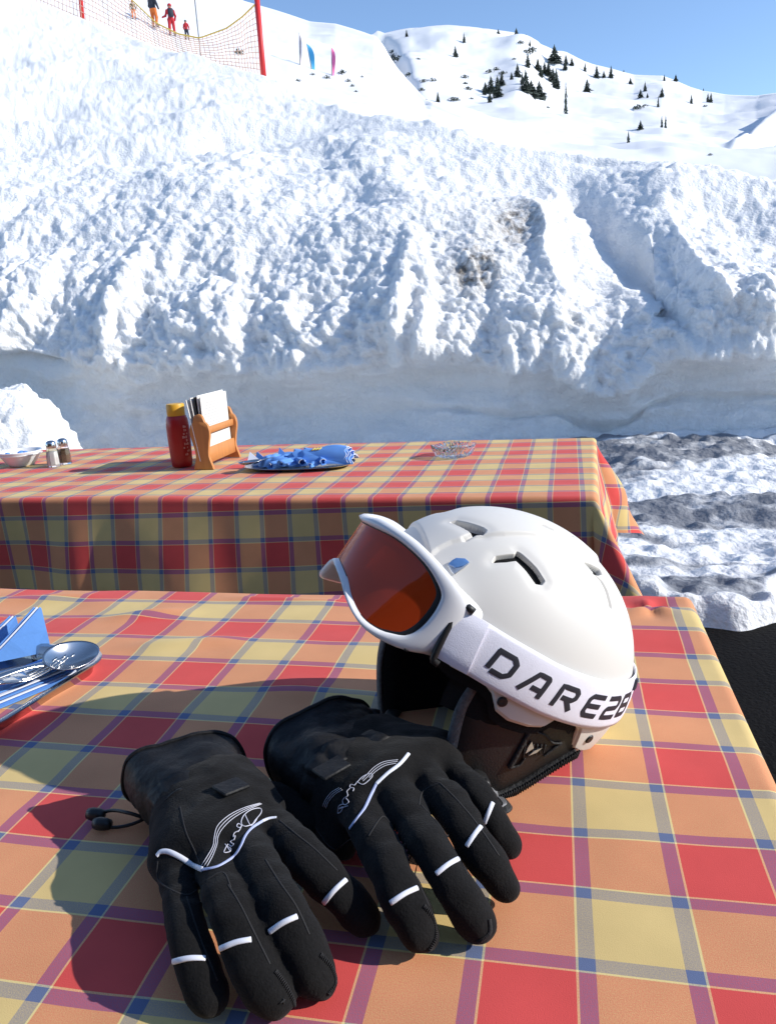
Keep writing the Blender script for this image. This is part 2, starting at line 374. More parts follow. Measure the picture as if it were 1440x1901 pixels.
# wall: slabs and faint ledges
D -= .05 * np.exp(-((Wl - .52 - .06 * vnoise(np.stack([a_ * .9, a_ * 0, a_ * 0], -1), 97)) / .03) ** 2) * sm(-.2, .3, vnoise(np.stack([a_ * .5, a_ * 0, a_ * 0 + 4], -1), 98))
D += sm(0, .1, Wl) * (.15 * fbm(np.stack([a_ * .8, b_, z_ * 2.2], -1), 4, 91) + .016 * fbm(Q * 7, 3, 93))
D += onbank * interp(S, [0, .4, 1], [.011, .007, .004]) * fbm(Q * 30, 3, 55)
P1 = smooth_grid(P0 + N0 * D[..., None], 1)
dirt_shade = np.exp(-(((PX - 880) / 34.) ** 2 + ((PY - 492) / 30.) ** 2)) * 1.7 + np.exp(-(((PX - 960) / 48.) ** 2 + ((PY - 405) / 40.) ** 2)) * .9 + np.exp(-(((PX - 900) / 90.) ** 2 + ((PY - 430) / 90.) ** 2)) * .22 + np.exp(-(((PX - 1068) / 14.) ** 2 + ((PY - 600) / 18.) ** 2)) * .35
dirt_shade += .16 * sm(.1, .5, Wl) * (.6 + .5 * fbm(Q * 1.1, 3, 95))
tag(link('snow_bank', grid_mesh('snow_bank', P1, attr={'dirt_shade': np.clip(dirt_shade, 0, 1)}), M['snow']), kind='structure')

# mound in front of the wall at the left
th = np.linspace(0, math.pi * .5, 70); ph = np.linspace(0, 2 * math.pi, 180, endpoint=False)
TH, PH = np.meshgrid(th, ph, indexing='ij')
mc = at_b(15, 800, 5.55); mc[2] = 0
dirs = np.stack([np.sin(TH) * np.cos(PH), np.sin(TH) * np.sin(PH), np.cos(TH)], -1)
top = at_b(45, 730, 5.5)[2]
Pm = dirs[..., :1] * U * .48 + dirs[..., 1:2] * V * .5 + dirs[..., 2:] * UP * top
Qm = (mc + Pm)
Pm = Qm + dirs * (.09 * (.5 - worley(Qm * 2.2, 13) ** 2) + .09 * (.5 - worley(Qm * 5.5, 15) ** 2) + .03 * (.5 - worley(Qm * 14, 16) ** 2) + .03 * fbm(Qm * 12, 3, 17))[..., None]
tag(link('snow_mound', grid_mesh('snow_mound', Pm, wrap=True, attr={'dirt_shade': Pm[..., 0] * 0}), M['snow']), kind='structure')

# ground: one wet dark sheet to the horizon, trampled snow on top of it beyond the tables
gx = np.r_[-1500, -200, -30, np.linspace(-9, 9, 40), 30, 200, 1500]; gy = np.r_[-1500, -200, -20, np.linspace(-4, 10, 30), 40, 200, 1500]
GX, GY = np.meshgrid(gx, gy)
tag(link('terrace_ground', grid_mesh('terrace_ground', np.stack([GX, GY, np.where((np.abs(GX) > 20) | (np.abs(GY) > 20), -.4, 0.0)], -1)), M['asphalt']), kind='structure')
ga = np.r_[np.arange(-7, .2, .06), np.arange(.2, 3.6, .011), np.arange(3.6, 8, .05)]; gb = np.r_[np.arange(2.35, 6.9, .011)]
GA, GB = np.meshgrid(ga, gb); Qg = np.stack([GA, GB, GA * 0], -1)
edge = 2.86 + .16 * vnoise(Qg * np.array([1.7, 0, 1]), 111) + .06 * fbm(Qg * 6, 3, 113) + .22 * sm(.72, .95, GA)
lift = sm(0, .22, GB - edge)
ridge = .5 + .5 * vnoise(Qg * np.array([.9, 2.4, 1]) + 3.1, 121)
h = -.05 + lift * (.05 + .03 + .10 * ridge + .07 * (.55 - worley(Qg * np.array([2.1, 3.4, 1]), 123) ** 2) + .035 * (.5 - worley(Qg * np.array([6, 8.5, 1]), 125) ** 2) + .025 * (.5 - worley(Qg * np.array([15, 19, 1]), 126) ** 2) + .030 * fbm(Qg * 11, 4, 127))
h += np.exp(-((GA - .55) / .30) ** 2 - ((GB - 5.65) / .35) ** 2) * .16 + np.exp(-((GA - 1.15) / .38) ** 2 - ((GB - 5.75) / .28) ** 2) * .13
h = h * (1 - .35 * sm(.1, .4, GB - edge))
h = h + .10 * sm(5.75, 6.2, GB)
Pg = GA[..., None] * U + GB[..., None] * V + h[..., None] * UP
Pg = smooth_grid(Pg, 2)
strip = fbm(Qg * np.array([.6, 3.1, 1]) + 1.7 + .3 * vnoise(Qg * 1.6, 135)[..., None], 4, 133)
gd_shade = sm(-.18, .26, strip) * 1.05 - .9 * sm(.11, .20, h) * (strip < .1)  # shadow strips across the snow, painted into its colour as dark bands
gd_shade = gd_shade * sm(.16, .34, GB - edge) + .35 * np.exp(-((GA - .62) / .22) ** 2 - ((GB - 5.45) / .25) ** 2) 
tag(link('trampled_snow', grid_mesh('trampled_snow', Pg, attr={'dirt_shade': np.clip(gd_shade, 0, 1)}), M['slush_shade']), kind='structure')

# near slope at the left (behind the bank) and the mountain
def hill_y(px): return interp(px, [-700, -300, 0, 250, 380, 453, 520, 574, 600, 622, 655, 697, 715, 740, 790, 870, 1000, 1200], [-420, -300, -200, -95, -32, 0, 21, 39, 42, 44, 54, 67, 88, 130, 186, 222, 290, 380])
def hill_b(px, py):
    yb = crest_y(px) + 45; t = np.clip((yb - py) / np.maximum(yb - hill_y(px), 8), 0, 1)
    return 24 + interp(px, [-700, 300, 700, 800, 1200], [120, 100, 80, 50, 20]) * t ** 1.5
def mtn_y(px): return interp(px, [300, 600, 680, 700, 720, 760, 795, 828, 870, 902, 954, 975, 997, 1028, 1070, 1100, 1139, 1176, 1229, 1260, 1303, 1345, 1403, 1440, 1520, 1700, 2100], [140, 84, 66, 67, 60, 51, 48, 47, 49, 52, 61, 69, 80, 93, 109, 119, 128, 138, 139, 152, 168, 175, 178, 172, 150, 90, 20])
def mtn_b(px, py):
    yb = crest_y(px) + 45; t = np.clip((yb - py) / np.maximum(yb - mtn_y(px), 8), 0, 1)
    return 60 + interp(px, [500, 800, 1000, 1250, 1440, 2000], [200, 220, 260, 240, 200, 120]) * t ** 1.25
def slope_grid(xs, yf, bf, n, amp, fr, seed, extra=None):
    t = np.linspace(0, 1, n); X = np.tile(xs, (n, 1)); yb = crest_y(xs) + 45; Y = yb + (yf(xs) - yb)[None] * t[:, None]
    P = at_b(X, Y, bf(X, Y)); 
    bk = [P[-1] + V * d + UP * hh for d, hh in ((3, -.3), (10, -3), (30, -15))]
    P = np.concatenate([P, np.array(bk)], 0)
    N = normals_of(smooth_grid(P, 4)); N[-3:] = UP
    q = P * fr
    d = amp * fbm(q, 5, seed, .45) * np.r_[sm(0, .1, t) * (1 - .8 * sm(.9, 1, t)), .2, .2, .2][:, None]
    if extra is not None: d = d + np.vstack([extra(X, Y), np.zeros((3, len(xs)))])
    return P + N * d[..., None]
Ph = slope_grid(np.r_[np.arange(-700, 0, 14), np.arange(0, 1060, 3.0)], hill_y, hill_b, 120, .55, 1 / 9., 201)
tag(link('ski_slope', grid_mesh('ski_slope', Ph, attr={'dirt_shade': Ph[..., 0] * 0}), M['slope']), kind='structure')
def mextra(X, Y):
    e = 0
    # gully under the dome at the left, ribs through the wooded face, hollow at the right edge
    e = e - 9 * np.exp(-((X - 728 - (Y - 110) * .45) / 16.) ** 2) * sm(60, 90, Y) * (1 - sm(150, 190, Y))
    e = e + 3.0 * np.exp(-((X - 955 - (Y - 90) * .2) / 40.) ** 2) * sm(70, 100, Y) * (1 - sm(170, 200, Y))
    c = (Y - 262) + (X - 1400) * .52
    e = e + 3.6 * np.exp(-((c + 16) / 10.) ** 2) * sm(1330, 1420, X) - 3.0 * np.exp(-((c - 4) / 11.) ** 2) * sm(1340, 1420, X)
    return e
Pmt = slope_grid(np.r_[np.arange(300, 640, 8), np.arange(640, 1480, 2.6), np.arange(1480, 2100, 10)], mtn_y, mtn_b, 150, 3.2, 1 / 34., 211, mextra)
tag(link('mountain', grid_mesh('mountain', Pmt, attr={'dirt_shade': Pmt[..., 0] * 0}), M['slope']), kind='structure')

# ------------------------------------------------------------------ tables and cloths
def cloth_mesh(org, yaw, u0, u1, v0, v1, hang, uvorg, uvyaw, seed, res, wr=.002, ear=.45, hem_wave=.02):
    """cloth laid on a top spanning u0..u1, v0..v1 (metres along the table axes from org); hang = (left, right, near, far)"""
    eu = np.array([math.cos(yaw), math.sin(yaw), 0]); ev = np.array([-math.sin(yaw), math.cos(yaw), 0])
    su = np.r_[np.linspace(u0 - hang[0], u0, max(2, int(hang[0] / .02)), endpoint=False), np.arange(u0, u1 - .06, res[0]), np.linspace(u1 - .06, u1 + hang[1], int((hang[1] + .06) / .005))]
    sv = np.r_[np.linspace(v0 - hang[2], v0 + .06, int((hang[2] + .06) / .006), endpoint=False), np.arange(v0 + .06, v1 - .06, res[1]), np.linspace(v1 - .06, v1 + hang[3], int((hang[3] + .06) / .006))]
    A, Bv = np.meshgrid(su, sv)
    r = .014
    eA = np.where(A > u1, A - u1, np.where(A < u0, A - u0, 0.)); eB = np.where(Bv > v1, Bv - v1, np.where(Bv < v0, Bv - v0, 0.))
    bA = np.clip(A, u0, u1); bB = np.clip(Bv, v0, v1)
    rho = np.hypot(eA, eB); phi = np.arctan2(np.abs(eB), np.abs(eA) + 1e-9)
    q = np.stack([A, Bv, A * 0], -1)
    arc = math.pi / 2 * r
    t = np.clip(rho / r, 0, math.pi / 2)
    out = r * np.sin(t); dn = r * (1 - np.cos(t)) + np.maximum(rho - arc, 0)
    corner = np.sin(2 * phi) ** 2 * (rho > 0)
    k = ear * corner
    hangd = np.maximum(rho - arc, 0)
    wob = vnoise(np.stack([(A * (np.abs(eB) > 0) + Bv * (np.abs(eA) > 0)) * 3.6 + seed, rho * 1.2, A * 0], -1), seed)
    wob2 = vnoise(np.stack([(A * (np.abs(eB) > 0) + Bv * (np.abs(eA) > 0)) * 9 + seed, rho * 2.5, A * 0], -1), seed + 1)
    out = out + hangd * k + hem_wave * np.minimum(hangd / .15, 1.6) * (.5 + .7 * wob + .2 * wob2)
    dn = dn - hangd * (1 - np.sqrt(np.maximum(1 - k ** 2, .05)))
    dirA = np.where(rho > 0, eA / (rho + 1e-9), 0); dirB = np.where(rho > 0, eB / (rho + 1e-9), 0)
    x = bA + dirA * out; y = bB + dirB * out
    inside = 1 - np.clip(rho / .02, 0, 1)
    z = -dn + wr * inside * (fbm(q * np.array([2.3, 4.2, 1]), 4, seed + 5) + .8 * np.maximum(0, fbm(q * np.array([1.4, 7, 1]), 2, seed + 9)))
    P = np.array(org) + x[..., None] * eu + y[..., None] * ev + z[..., None] * UP
    F = np.array(org) + A[..., None] * eu + Bv[..., None] * ev                   # flat cloth
    du = np.array([math.cos(uvyaw), math.sin(uvyaw), 0]); dv = np.array([-math.sin(uvyaw), math.cos(uvyaw), 0])
    rel = F - np.array([uvorg[0], uvorg[1], TABLE_Z])
    return P, np.stack([rel @ du / PER, rel @ dv / PER], -1), (A, Bv)
NEAR_O = (1.29492 * PER, 4.14983 * PER, TABLE_Z)
P, uv, (A, Bv) = cloth_mesh(NEAR_O, YAW, -1.75, .135, -.37, .535, (.05, .26, .2, .26), NEAR_O, -.2207, 3, (.010, .010), wr=.0046, ear=.35)
# a gathered pinch near the far right corner, long soft creases to the left, ruck under the helmet
pin = np.array(at_z(1205, 1135, TABLE_Z)) - np.array(NEAR_O); pa, pb = pin @ U, pin @ V
rr = np.hypot(A - pa, (Bv - pb) * 1.0); an = np.arctan2(Bv - pb, A - pa)
P[..., 2] += .0075 * np.exp(-(rr / .035) ** 2) * np.cos(3 * an + 1) * (rr / .02).clip(0, 1)
for px, py, px2, py2, hh, w in ((230, 1150, 330, 1140, .009, .016), (440, 1112, 640, 1120, .006, .014), (270, 1205, 420, 1195, .006, .018), (20, 1115, 160, 1108, .006, .016), (520, 1285, 720, 1300, .005, .022)):
    p1 = at_z(px, py, TABLE_Z) - np.array(NEAR_O); p2 = at_z(px2, py2, TABLE_Z) - np.array(NEAR_O)
    a1, b1, a2, b2 = p1 @ U, p1 @ V, p2 @ U, p2 @ V; L = math.hypot(a2 - a1, b2 - b1)
    s_ = ((A - a1) * (a2 - a1) + (Bv - b1) * (b2 - b1)) / L; d_ = (-(A - a1) * (b2 - b1) + (Bv - b1) * (a2 - a1)) / L
    P[..., 2] += hh * np.exp(-(d_ / w) ** 2) * sm(-.06, .04, s_) * (1 - sm(L - .04, L + .06, s_)) * (rr > 0) * (Bv < .535)
tag(link('tablecloth', grid_mesh('tablecloth', P, uv=uv), M['plaid']), 'red and yellow checked cloth on the near table, under the helmet and gloves', 'tablecloth', 'checked tablecloths')
FYAW = -.262
FAR_O = np.array(at_z(1104, 922, TABLE_Z))
FUV = (2.57029 * PER - .2 * PER * V[0], 13.0813 * PER - .2 * PER * V[1])
P, uv, _ = cloth_mesh(FAR_O, FYAW, -2.3, -.005, .0, .87, (.05, .34, .33, .3), FUV, -.235, 29, (.015, .015), wr=.002, ear=.46, hem_wave=.035)
tag(link('tablecloth', grid_mesh('tablecloth', P, uv=uv), M['plaid']), 'red and yellow checked cloth on the far table, hanging down in shadow behind the helmet', 'tablecloth', 'checked tablecloths')
def table(org, yaw, u0, u1, v0, v1, label):
    t = empty('dining_table', (org[0], org[1], 0), yaw); tag(t, label, 'table', 'wooden terrace tables')
    b = MB(); b.box(((u0 + u1) / 2, (v0 + v1) / 2, TABLE_Z - .022), (u1 - u0 - .008, v1 - v0 - .008, .03), bev=.004); b.build('tabletop', M['tablewood'], t, sharp=35)
    for x in (u0 + .25, u1 - .25):
        for y in (v0 + .1, v1 - .1):
            b = MB(); b.box((x, y, .35), (.06, .06, .70), bev=.004); b.build('leg', M['tablewood'], t, sharp=35)
table(NEAR_O, YAW, -1.75, .135, -.37, .535, 'wooden table under the near checked cloth')
table(FAR_O, FYAW, -2.3, -.005, .0, .87, 'wooden table under the far checked cloth, beside the snow wall')
# the hut added behind the camera, out of view: it keeps the open sky off the shaded sides
blocker = empty('sky_blocker', U * 0 - V * 3.4, YAW); tag(blocker, 'brown wooden hut wall added behind the camera to block sky light, out of view', 'blocker')
M['blocker_wood'] = mat('dark_blocker_wood', (.10, .055, .03), .7, var=.3, vscale=3, stretch=(1, 1, 12))
b = MB(); b.box((0, -.15, 1.7), (14, .3, 3.4), bev=.01); b.build('wall', M['blocker_wood'], blocker, sharp=40)
b = MB(); b.rings([[(x, .9, 3.1), (x, -3.5, 4.9), (x, -3.5, 5.1), (x, .9, 3.3)] for x in (-7.6, 7.6)]); b.build('blocker_roof', M['blocker_wood'], blocker, sharp=40)

# ------------------------------------------------------------------ helmet and goggles
def rotm(psi, tau, rho):
    F = np.array([math.cos(psi), math.sin(psi), 0]); Rt = np.array([F[1], -F[0], 0]); Z = np.array([0, 0, 1.])
    F2 = F * math.cos(tau) + Z * math.sin(tau); Z2 = Z * math.cos(tau) - F * math.sin(tau)
    R2 = Rt * math.cos(rho) + Z2 * math.sin(rho); Z3 = Z2 * math.cos(rho) - Rt * math.sin(rho)
    return np.c_[R2, F2, Z3]
HR = rotm(3.295458, 0.458222, -0.017664); HS = 1.057
HC0 = np.array([0.0899, 0.7162, 0.8653]); HC = CAM + (HC0 - CAM) * HS
HO = HR.T @ (CAM - HC0)
AX = np.array([.116, .146, .134])
def hray(px, py): return HR.T @ ray(px, py)
def h_plane(px, py, X):
    d = hray(px, py); return HO + d * (X - HO[0]) / d[0]
def h_ell(px, py, s=1.0):
    d = hray(px, py); Ai = 1 / AX ** 2; a = (d * d * Ai).sum(); b = (HO * d * Ai).sum(); c = (HO * HO * Ai).sum() - s * s
    D = b * b - a * c
    return HO + d * (-b - math.sqrt(max(D, 0))) / a
def set_pose(o):
    m = Matrix.Identity(4)
    for i in range(3):
        for j in range(3): m[i][j] = HR[i, j] * HS
        m[i][3] = HC[i]
    o.matrix_world = m
helmet = empty('ski_helmet'); set_pose(helmet)
tag(helmet, 'matt white ski helmet with black ear flaps standing on the near table', 'helmet')
goggles = empty('ski_goggles'); set_pose(goggles)
tag(goggles, 'white framed ski goggles with orange lens and white strap round the helmet', 'goggles')

def rim_z(y, x):
    ys = [-.15, -.12, -.088, -.076, -.070, -.060, -.036, -.028, -.015, .006, .020, .030, .040, .07, .10, .15]
    zs = [-.052, -.050, -.046, -.042, -.020, -.014, -.014, -.024, -.027, -.027, -.022, -.008, -.002, .0, .012, .03]
    return interp(y, ys, zs)
def ster(q):
    n = q / AX; return np.stack([n[..., 0] / (1.25 + n[..., 2]), n[..., 1] / (1.25 + n[..., 2])], -1)
def in_poly(pt, poly):
    x, y = pt[..., 0], pt[..., 1]; r = np.zeros(x.shape, bool); n = len(poly)
    for i in range(n):
        x1, y1 = poly[i]; x2, y2 = poly[(i + 1) % n]
        c = ((y1 > y) != (y2 > y)) & (x < (x2 - x1) * (y - y1) / (y2 - y1 + 1e-12) + x1); r ^= c
    return r
def seg_dist(pt, poly, closed=True):
    d = np.full(pt.shape[:-1], 9.); n = len(poly)
    for i in range(n if closed else n - 1):
        a = np.array(poly[i]); b = np.array(poly[(i + 1) % n]); ab = b - a
        t = np.clip(((pt - a) @ ab) / (ab @ ab + 1e-12), 0, 1); d = np.minimum(d, np.linalg.norm(pt - a - t[..., None] * ab, axis=-1))
    return d
def Zp(pts): return [(700 + x / 2.88, 930 + y / 2.88) for x, y in pts]
VENTS = [Zp([(398, 122), (425, 116), (500, 132), (560, 152), (578, 165), (560, 183), (515, 181), (478, 158)]),
         Zp([(622, 322), (640, 297), (740, 284), (752, 271), (772, 284), (850, 358), (892, 425), (880, 441), (852, 436), (798, 362), (745, 310), (690, 318)]),
         Zp([(1116, 331), (1135, 333), (1196, 363), (1205, 384), (1183, 390), (1150, 366)]),
         ]
CREASE = [Zp([(1172, 392), (1200, 425), (1228, 480), (1250, 565)]), Zp([(880, 142), (910, 155), (945, 172), (1030, 196)]), Zp([(470, 205), (520, 180), (560, 172)])]
PANEL = Zp([(285, 300), (330, 262), (400, 226), (520, 196), (680, 183), (850, 188), (1000, 205), (1100, 240), (1190, 300)])
vp = [[ster(h_ell(*q)) for q in v] for v in VENTS]
vp += [[np.array([-a[0], a[1]]) for a in v] for v in vp]                 # the same openings on the hidden side
cr = [[ster(h_ell(*q)) for q in v] for v in CREASE]; cr += [[np.array([-a[0], a[1]]) for a in v] for v in cr]
pn = [ster(h_ell(*q)) for q in PANEL]; pnm = [np.array([-a[0], a[1]]) for a in pn]
NA, NE = 840, 340
phi = np.linspace(0, 2 * math.pi, NA, endpoint=False)
ux, uy = np.sin(phi), np.cos(phi)
def shell_grid(sc, zoff=0.0):
    T = np.linspace(0, 1, NE)
    q = np.zeros((NE, NA, 3))
    # solve the rim latitude for each azimuth
    el = np.zeros(NA)
    for _ in range(8):
        y = AX[1] * uy * np.cos(el); el = np.arcsin(np.clip((rim_z(y, 0) + zoff) / AX[2], -.9, .9))
    E = el[None] + (math.pi / 2 * .9995 - el)[None] * T[:, None]
    q[..., 0] = AX[0] * ux * np.cos(E); q[..., 1] = AX[1] * uy * np.cos(E); q[..., 2] = AX[2] * np.sin(E)
    return q * sc, T
G, T = shell_grid(1.0)
st = ster(G); nrm = G / AX ** 2; nrm /= np.linalg.norm(nrm, axis=-1, keepdims=True)
disp = np.zeros(G.shape[:2]); vid = np.full(G.shape[:2], -1)
for k, v in enumerate(vp):
    d = seg_dist(st, v); i = in_poly(st, v); sd = np.where(i, -d, d) - .005
    depth = .010
    disp -= depth * (1 - sm(-.008, .0, sd)) 
    disp -= .0012 * np.exp(-(np.maximum(sd, 0) / .02) ** 2) * (1 - i)
    vid[sd < -.0025] = k
for c in cr:
    d = seg_dist(st, c, False); disp -= .0040 * np.exp(-(d / .008) ** 2)
# raised centre panel
cen = np.concatenate([np.array(pn), np.array(pnm)[::-1]])
i = in_poly(st, [tuple(a) for a in cen]); d = seg_dist(st, [tuple(a) for a in cen]); disp += .0030 * sm(-.010, .010, np.where(i, d, -d))
rl = sm(0, .012, T)[:, None]; disp -= .0028 * (1 - rl)
Gs = G + nrm * disp[..., None]
inner = G[::-1] * .955; inner[..., 2] += .001
fv = np.stack([vid[:-1], np.roll(vid, -1, 1)[:-1], vid[1:], np.roll(vid, -1, 1)[1:]], -1)
isv = (fv >= 0).all(-1)
full = np.concatenate([G[:1] * .955, G[:1] * .975 - np.array([0, 0, .0012]), Gs], 0)
mask = np.concatenate([np.ones((2, NA), bool), ~isv], 0)
sh = link('shell', grid_mesh('shell', full, wrap=True, mask=mask), M['shell'], helmet)
for k in range(len(vp)):
    mk = (fv == k).all(-1)
    if mk.any(): link('vent', grid_mesh('vent', Gs, wrap=True, mask=mk), M['vent'], sh)
Gl, _ = shell_grid(.95, -.012)
link('liner', grid_mesh('liner', Gl, wrap=True), M['liner'], helmet)
# blue badge with a silver lower border, on the front vent
def on_shell(px, py, off): 
    q = h_ell(px, py); n = q / AX ** 2; n /= np.linalg.norm(n); return q + n * off
def patch(name, pix, off, m, parent, th=.0012):
    c = np.mean(pix, 0); fine = resample(np.array(pix), 40, True)
    b = MB(); b.rings([[on_shell(*p, off - th) for p in fine], [on_shell(*p, off) for p in fine], [on_shell(*(c + (p - c) * .9), off + .0004) for p in fine], [on_shell(*(c + (p - c) * .4), off + .0006) for p in fine]], cap=(False, True))
    return b.build(name, m, parent, sharp=40)
bd = patch('badge', Zp([(378, 348), (398, 326), (422, 312), (472, 315), (496, 335), (462, 361), (411, 398), (394, 380)]), .0012, M['silver'], sh)
patch('badge_face', Zp([(383, 347), (402, 326), (424, 314), (470, 317), (492, 335), (458, 356), (421, 364)]), .0030, M['blue_badge'], bd)
patch('vent', Zp([(330, 91), (345, 80), (370, 78), (352, 94)]), .0012, M['vent'], sh)
# ear flaps
def pad(name, outline, xf, th, m, parent, n=90, edge=.005):
    o = resample(spline(np.array(list(outline) + [outline[0]]), 160), n, True); c = o.mean(0)
    def ring(d, dx):
        out = []
        for p in o:
            v = p - c; L = np.linalg.norm(v); q = c + v * max(L - d, 0) / L; out.append((xf(q[0], q[1]) + dx * (-1 if xf(0, 0) < 0 else 1), q[0], q[1]))
        return out
    b = MB(); b.rings([ring(.02, -th), ring(0, -th), ring(-.001, -th * .5), ring(.001, -edge * .3), ring(edge, 0), ring(.018, .0015), ring(.04, .002)])
    return b.build(name, m, parent)
FLAP = [(.038, -.006), (.041, -.035), (.036, -.062), (.030, -.088), (.006, -.102), (-.020, -.103), (-.040, -.087), (-.060, -.064), (-.079, -.042), (-.075, -.015), (-.035, -.004), (.0, -.003)]
xl = lambda y, z: -(.099 - .45 * max(-y - .02, 0) ** 1 * .35 - .5 * max(y - .01, 0) * .25 + .06 * (z + .05))
fl = pad('ear_flap', FLAP, xl, .016, M['leather'], helmet)
# raised panel borders and the horned emblem on the flap
def fpx(pts, off=.0015, n=24):
    out = []
    for x, y in spline(np.array(pts), n):
        q = h_plane(690 + x / 2.824, 1180 + y / 2.824, -.099); out.append(np.array([xl(q[1], q[2]) - off, q[1], q[2]]))
    return out
e = MB()
for ln, r in (([(838, 455), (800, 530), (760, 610), (718, 690)], .0022), ([(838, 455), (848, 480), (868, 505), (905, 520), (930, 548), (958, 570), (1000, 572)], .0011), ([(718, 690), (770, 680), (800, 640)], .0012), ([(905, 640), (960, 600), (1000, 572)], .0012)):
    e.tube(fpx(ln, .003), r, 6)
for k in range(6):
    x = 795 + k * 22; e.tube(fpx([(x + 6, 560 + k * 3), (x, 600), (x - 4, 640 - k * 4)], .003, 5), .0008, 5)
e.build('emblem', M['rib'], fl)
for tri in ([(832, 548), (845, 586), (800, 612), (812, 580)], [(890, 588), (862, 612), (818, 626), (850, 600)]):
    b = MB(); b.rings([fpx(tri + tri[:1], .001, 5)[:4], fpx(tri + tri[:1], .0042, 5)[:4]]); b.build('emblem_wedge', M['silver'], fl, sharp=30)
b = MB(); b.tube([(xl(y, z) - .0005, y, z) for y, z in spline(np.array([(.034, .004), (.040, -.012), (.0425, -.035), (.038, -.062), (.031, -.090)]), 24)], [(.0055, .003)] * 24, 8, flat=[(0, 1, 0)] * 24); b.build('front_trim', M['mesh'], fl)
b = MB()
tl = spline(np.array([(.028, -.0915), (.004, -.1055), (-.020, -.1065), (-.042, -.0905), (-.062, -.067), (-.082, -.044)]), 60)
b.tube([(xl(y, z) + .002, y, z) for y, z in tl], .0052, 8)
for y, z in tl[::1]:
    b.box((xl(y, z) - .0035, y, z), (.003, .0010, .008), bev=.0003)
b.build('elastic_trim', M['rib'], fl)
# far flap: hangs lower, its fleece side towards the face opening
FAR = [(.075, -.025), (.068, -.070), (.052, -.110), (.040, -.134), (.012, -.130), (-.015, -.116), (-.050, -.082), (-.078, -.042), (-.070, -.012), (.0, -.004), (.05, -.004)]
xr = lambda y, z: .100 - .12 * max(abs(y) - .03, 0)
ff = pad('ear_flap', FAR, xr, .022, M['liner'], helmet)
b = MB(); b.tube([(xr(y, z) - .010, y, z) for y, z in spline(np.array([(.077, -.020), (.0705, -.070), (.054, -.112), (.041, -.137)]), 24)], [(.004, .010)] * 24, 8, flat=[(0, 1, 0)] * 24); b.build('front_trim', M['mesh'], ff)
# fleece head liner seen through the face opening
prof = []
b = MB()
for z, s in ((.03, .90), (-.01, .905), (-.03, .89), (-.04, .87)):
    prof.append([(AX[0] * s * math.sin(t), AX[1] * s * math.cos(t) - .0, z - .02 * max(0, -math.cos(t))) for t in np.linspace(math.radians(62), math.radians(298), 60)])
b.rings(prof, closed=False, cap=(False, False)); b.build('neck_liner', M['liner'], helmet)
# rivets
for px, py in ((932, 1303), (1093, 1372)):
    q = h_ell(px, py, 1.0); n = q / AX ** 2; n /= np.linalg.norm(n); t1 = np.cross(n, UP); t1 /= np.linalg.norm(t1); Aax = np.c_[t1, np.cross(n, t1), n]
    b = MB(); b.lathe([(.0046, -.002), (.0046, .0008), (.0036, .0016), (.0015, .0012), (.0006, .001)], 20, q, Aax, cap=(False, True)); b.build('rivet', M['black'], sh)
# chin strap: ribbed webbing hanging from the flaps and lying on the table
HI = HR.T / HS
def h_of(w): return HI @ (np.asarray(w) - HC)
tz = TABLE_Z
web = spline(np.array([h_plane(905, 1462, -.098), h_plane(925, 1482, -.098), h_of(at_z(935, 1497, tz + .009)), h_of(at_z(915, 1505, tz + .006)), h_of(at_z(880, 1480, tz + .006)), h_of(at_z(820, 1425, tz + .006)), h_of(at_z(755, 1385, tz + .008)), h_of(at_z(722, 1345, tz + .02)), np.array([.085, .03, -.125])]), 60)
b = MB(); b.tube(web, [(.0016, .0075)] * 60, 8, flat=[(0, .2, 1)] * 60); cs = b.build('chin_strap', M['rib'], helmet)
b = MB()
for sgn in (-.006, -.002, .002, .006):
    b.tube([p + np.array([0, 0, .0018]) + np.array([-.5, .6, 0]) * sgn * .55 for p in web[2:40]], .0006, 5)
b.build('strap_stripes', M['webgrey'], cs)
bk = h_of(at_z(890, 1448, tz + .028)); b = MB(); b.box(bk, (.022, .016, .009), bev=.003); b.sphere(bk + np.array([-.012, 0, .003]), .005); b.build('buckle', M['black'], cs)

# ---- goggles
def gy(x, z=.035):
    k1 = 3 + 6 * min(max(z / .085, 0), 1); return .1735 - .20 * (z - .02) - k1 * x * x - (.084 - .01 * k1) * 1e4 * x ** 4
OUT = [(0, .0800), (-.012, .0822), (-.032, .0866), (-.0597, .0845), (-.0787, .0769), (-.0936, .0657), (-.0999, .0535), (-.1015, .0313), (-.0998, .0103), (-.0951, -.0005), (-.0871, -.0030), (-.0762, -.0010), (-.0572, .0105), (-.038, .0205), (-.0218, .0254), (-.008, .0268), (0, .0270)]
LEN = [(0, .0728), (-.0215, .0755), (-.0506, .0775), (-.0752, .0705), (-.0901, .0568), (-.0938, .0439), (-.0940, .0235), (-.0915, .0105), (-.087, .0066), (-.0807, .0045), (-.0696, .0070), (-.0521, .0170), (-.0365, .0265), (-.018, .0315), (0, .0330)]
OUT2 = [(0, .0800), (-.012, .0792), (-.032, .0775), (-.0597, .0755), (-.0787, .0715), (-.0936, .0635), (-.0999, .0535), (-.1015, .0313), (-.0998, .0103), (-.0951, -.0005)] + [(-.0871, -.0032), (-.070, -.0046), (-.050, -.0020), (-.036, .0005), (-.026, .0050), (-.017, .0130), (-.008, .0225), (0, .0270)]
LEN2 = [(0, .0728), (-.0215, .0712), (-.0506, .0690), (-.0752, .0650), (-.0901, .0555), (-.0938, .0439), (-.0940, .0235), (-.0915, .0105)] + [(-.087, .0060), (-.075, .0032), (-.055, .0050), (-.041, .0075), (-.031, .0120), (-.021, .0200), (-.010, .0300), (0, .0330)]
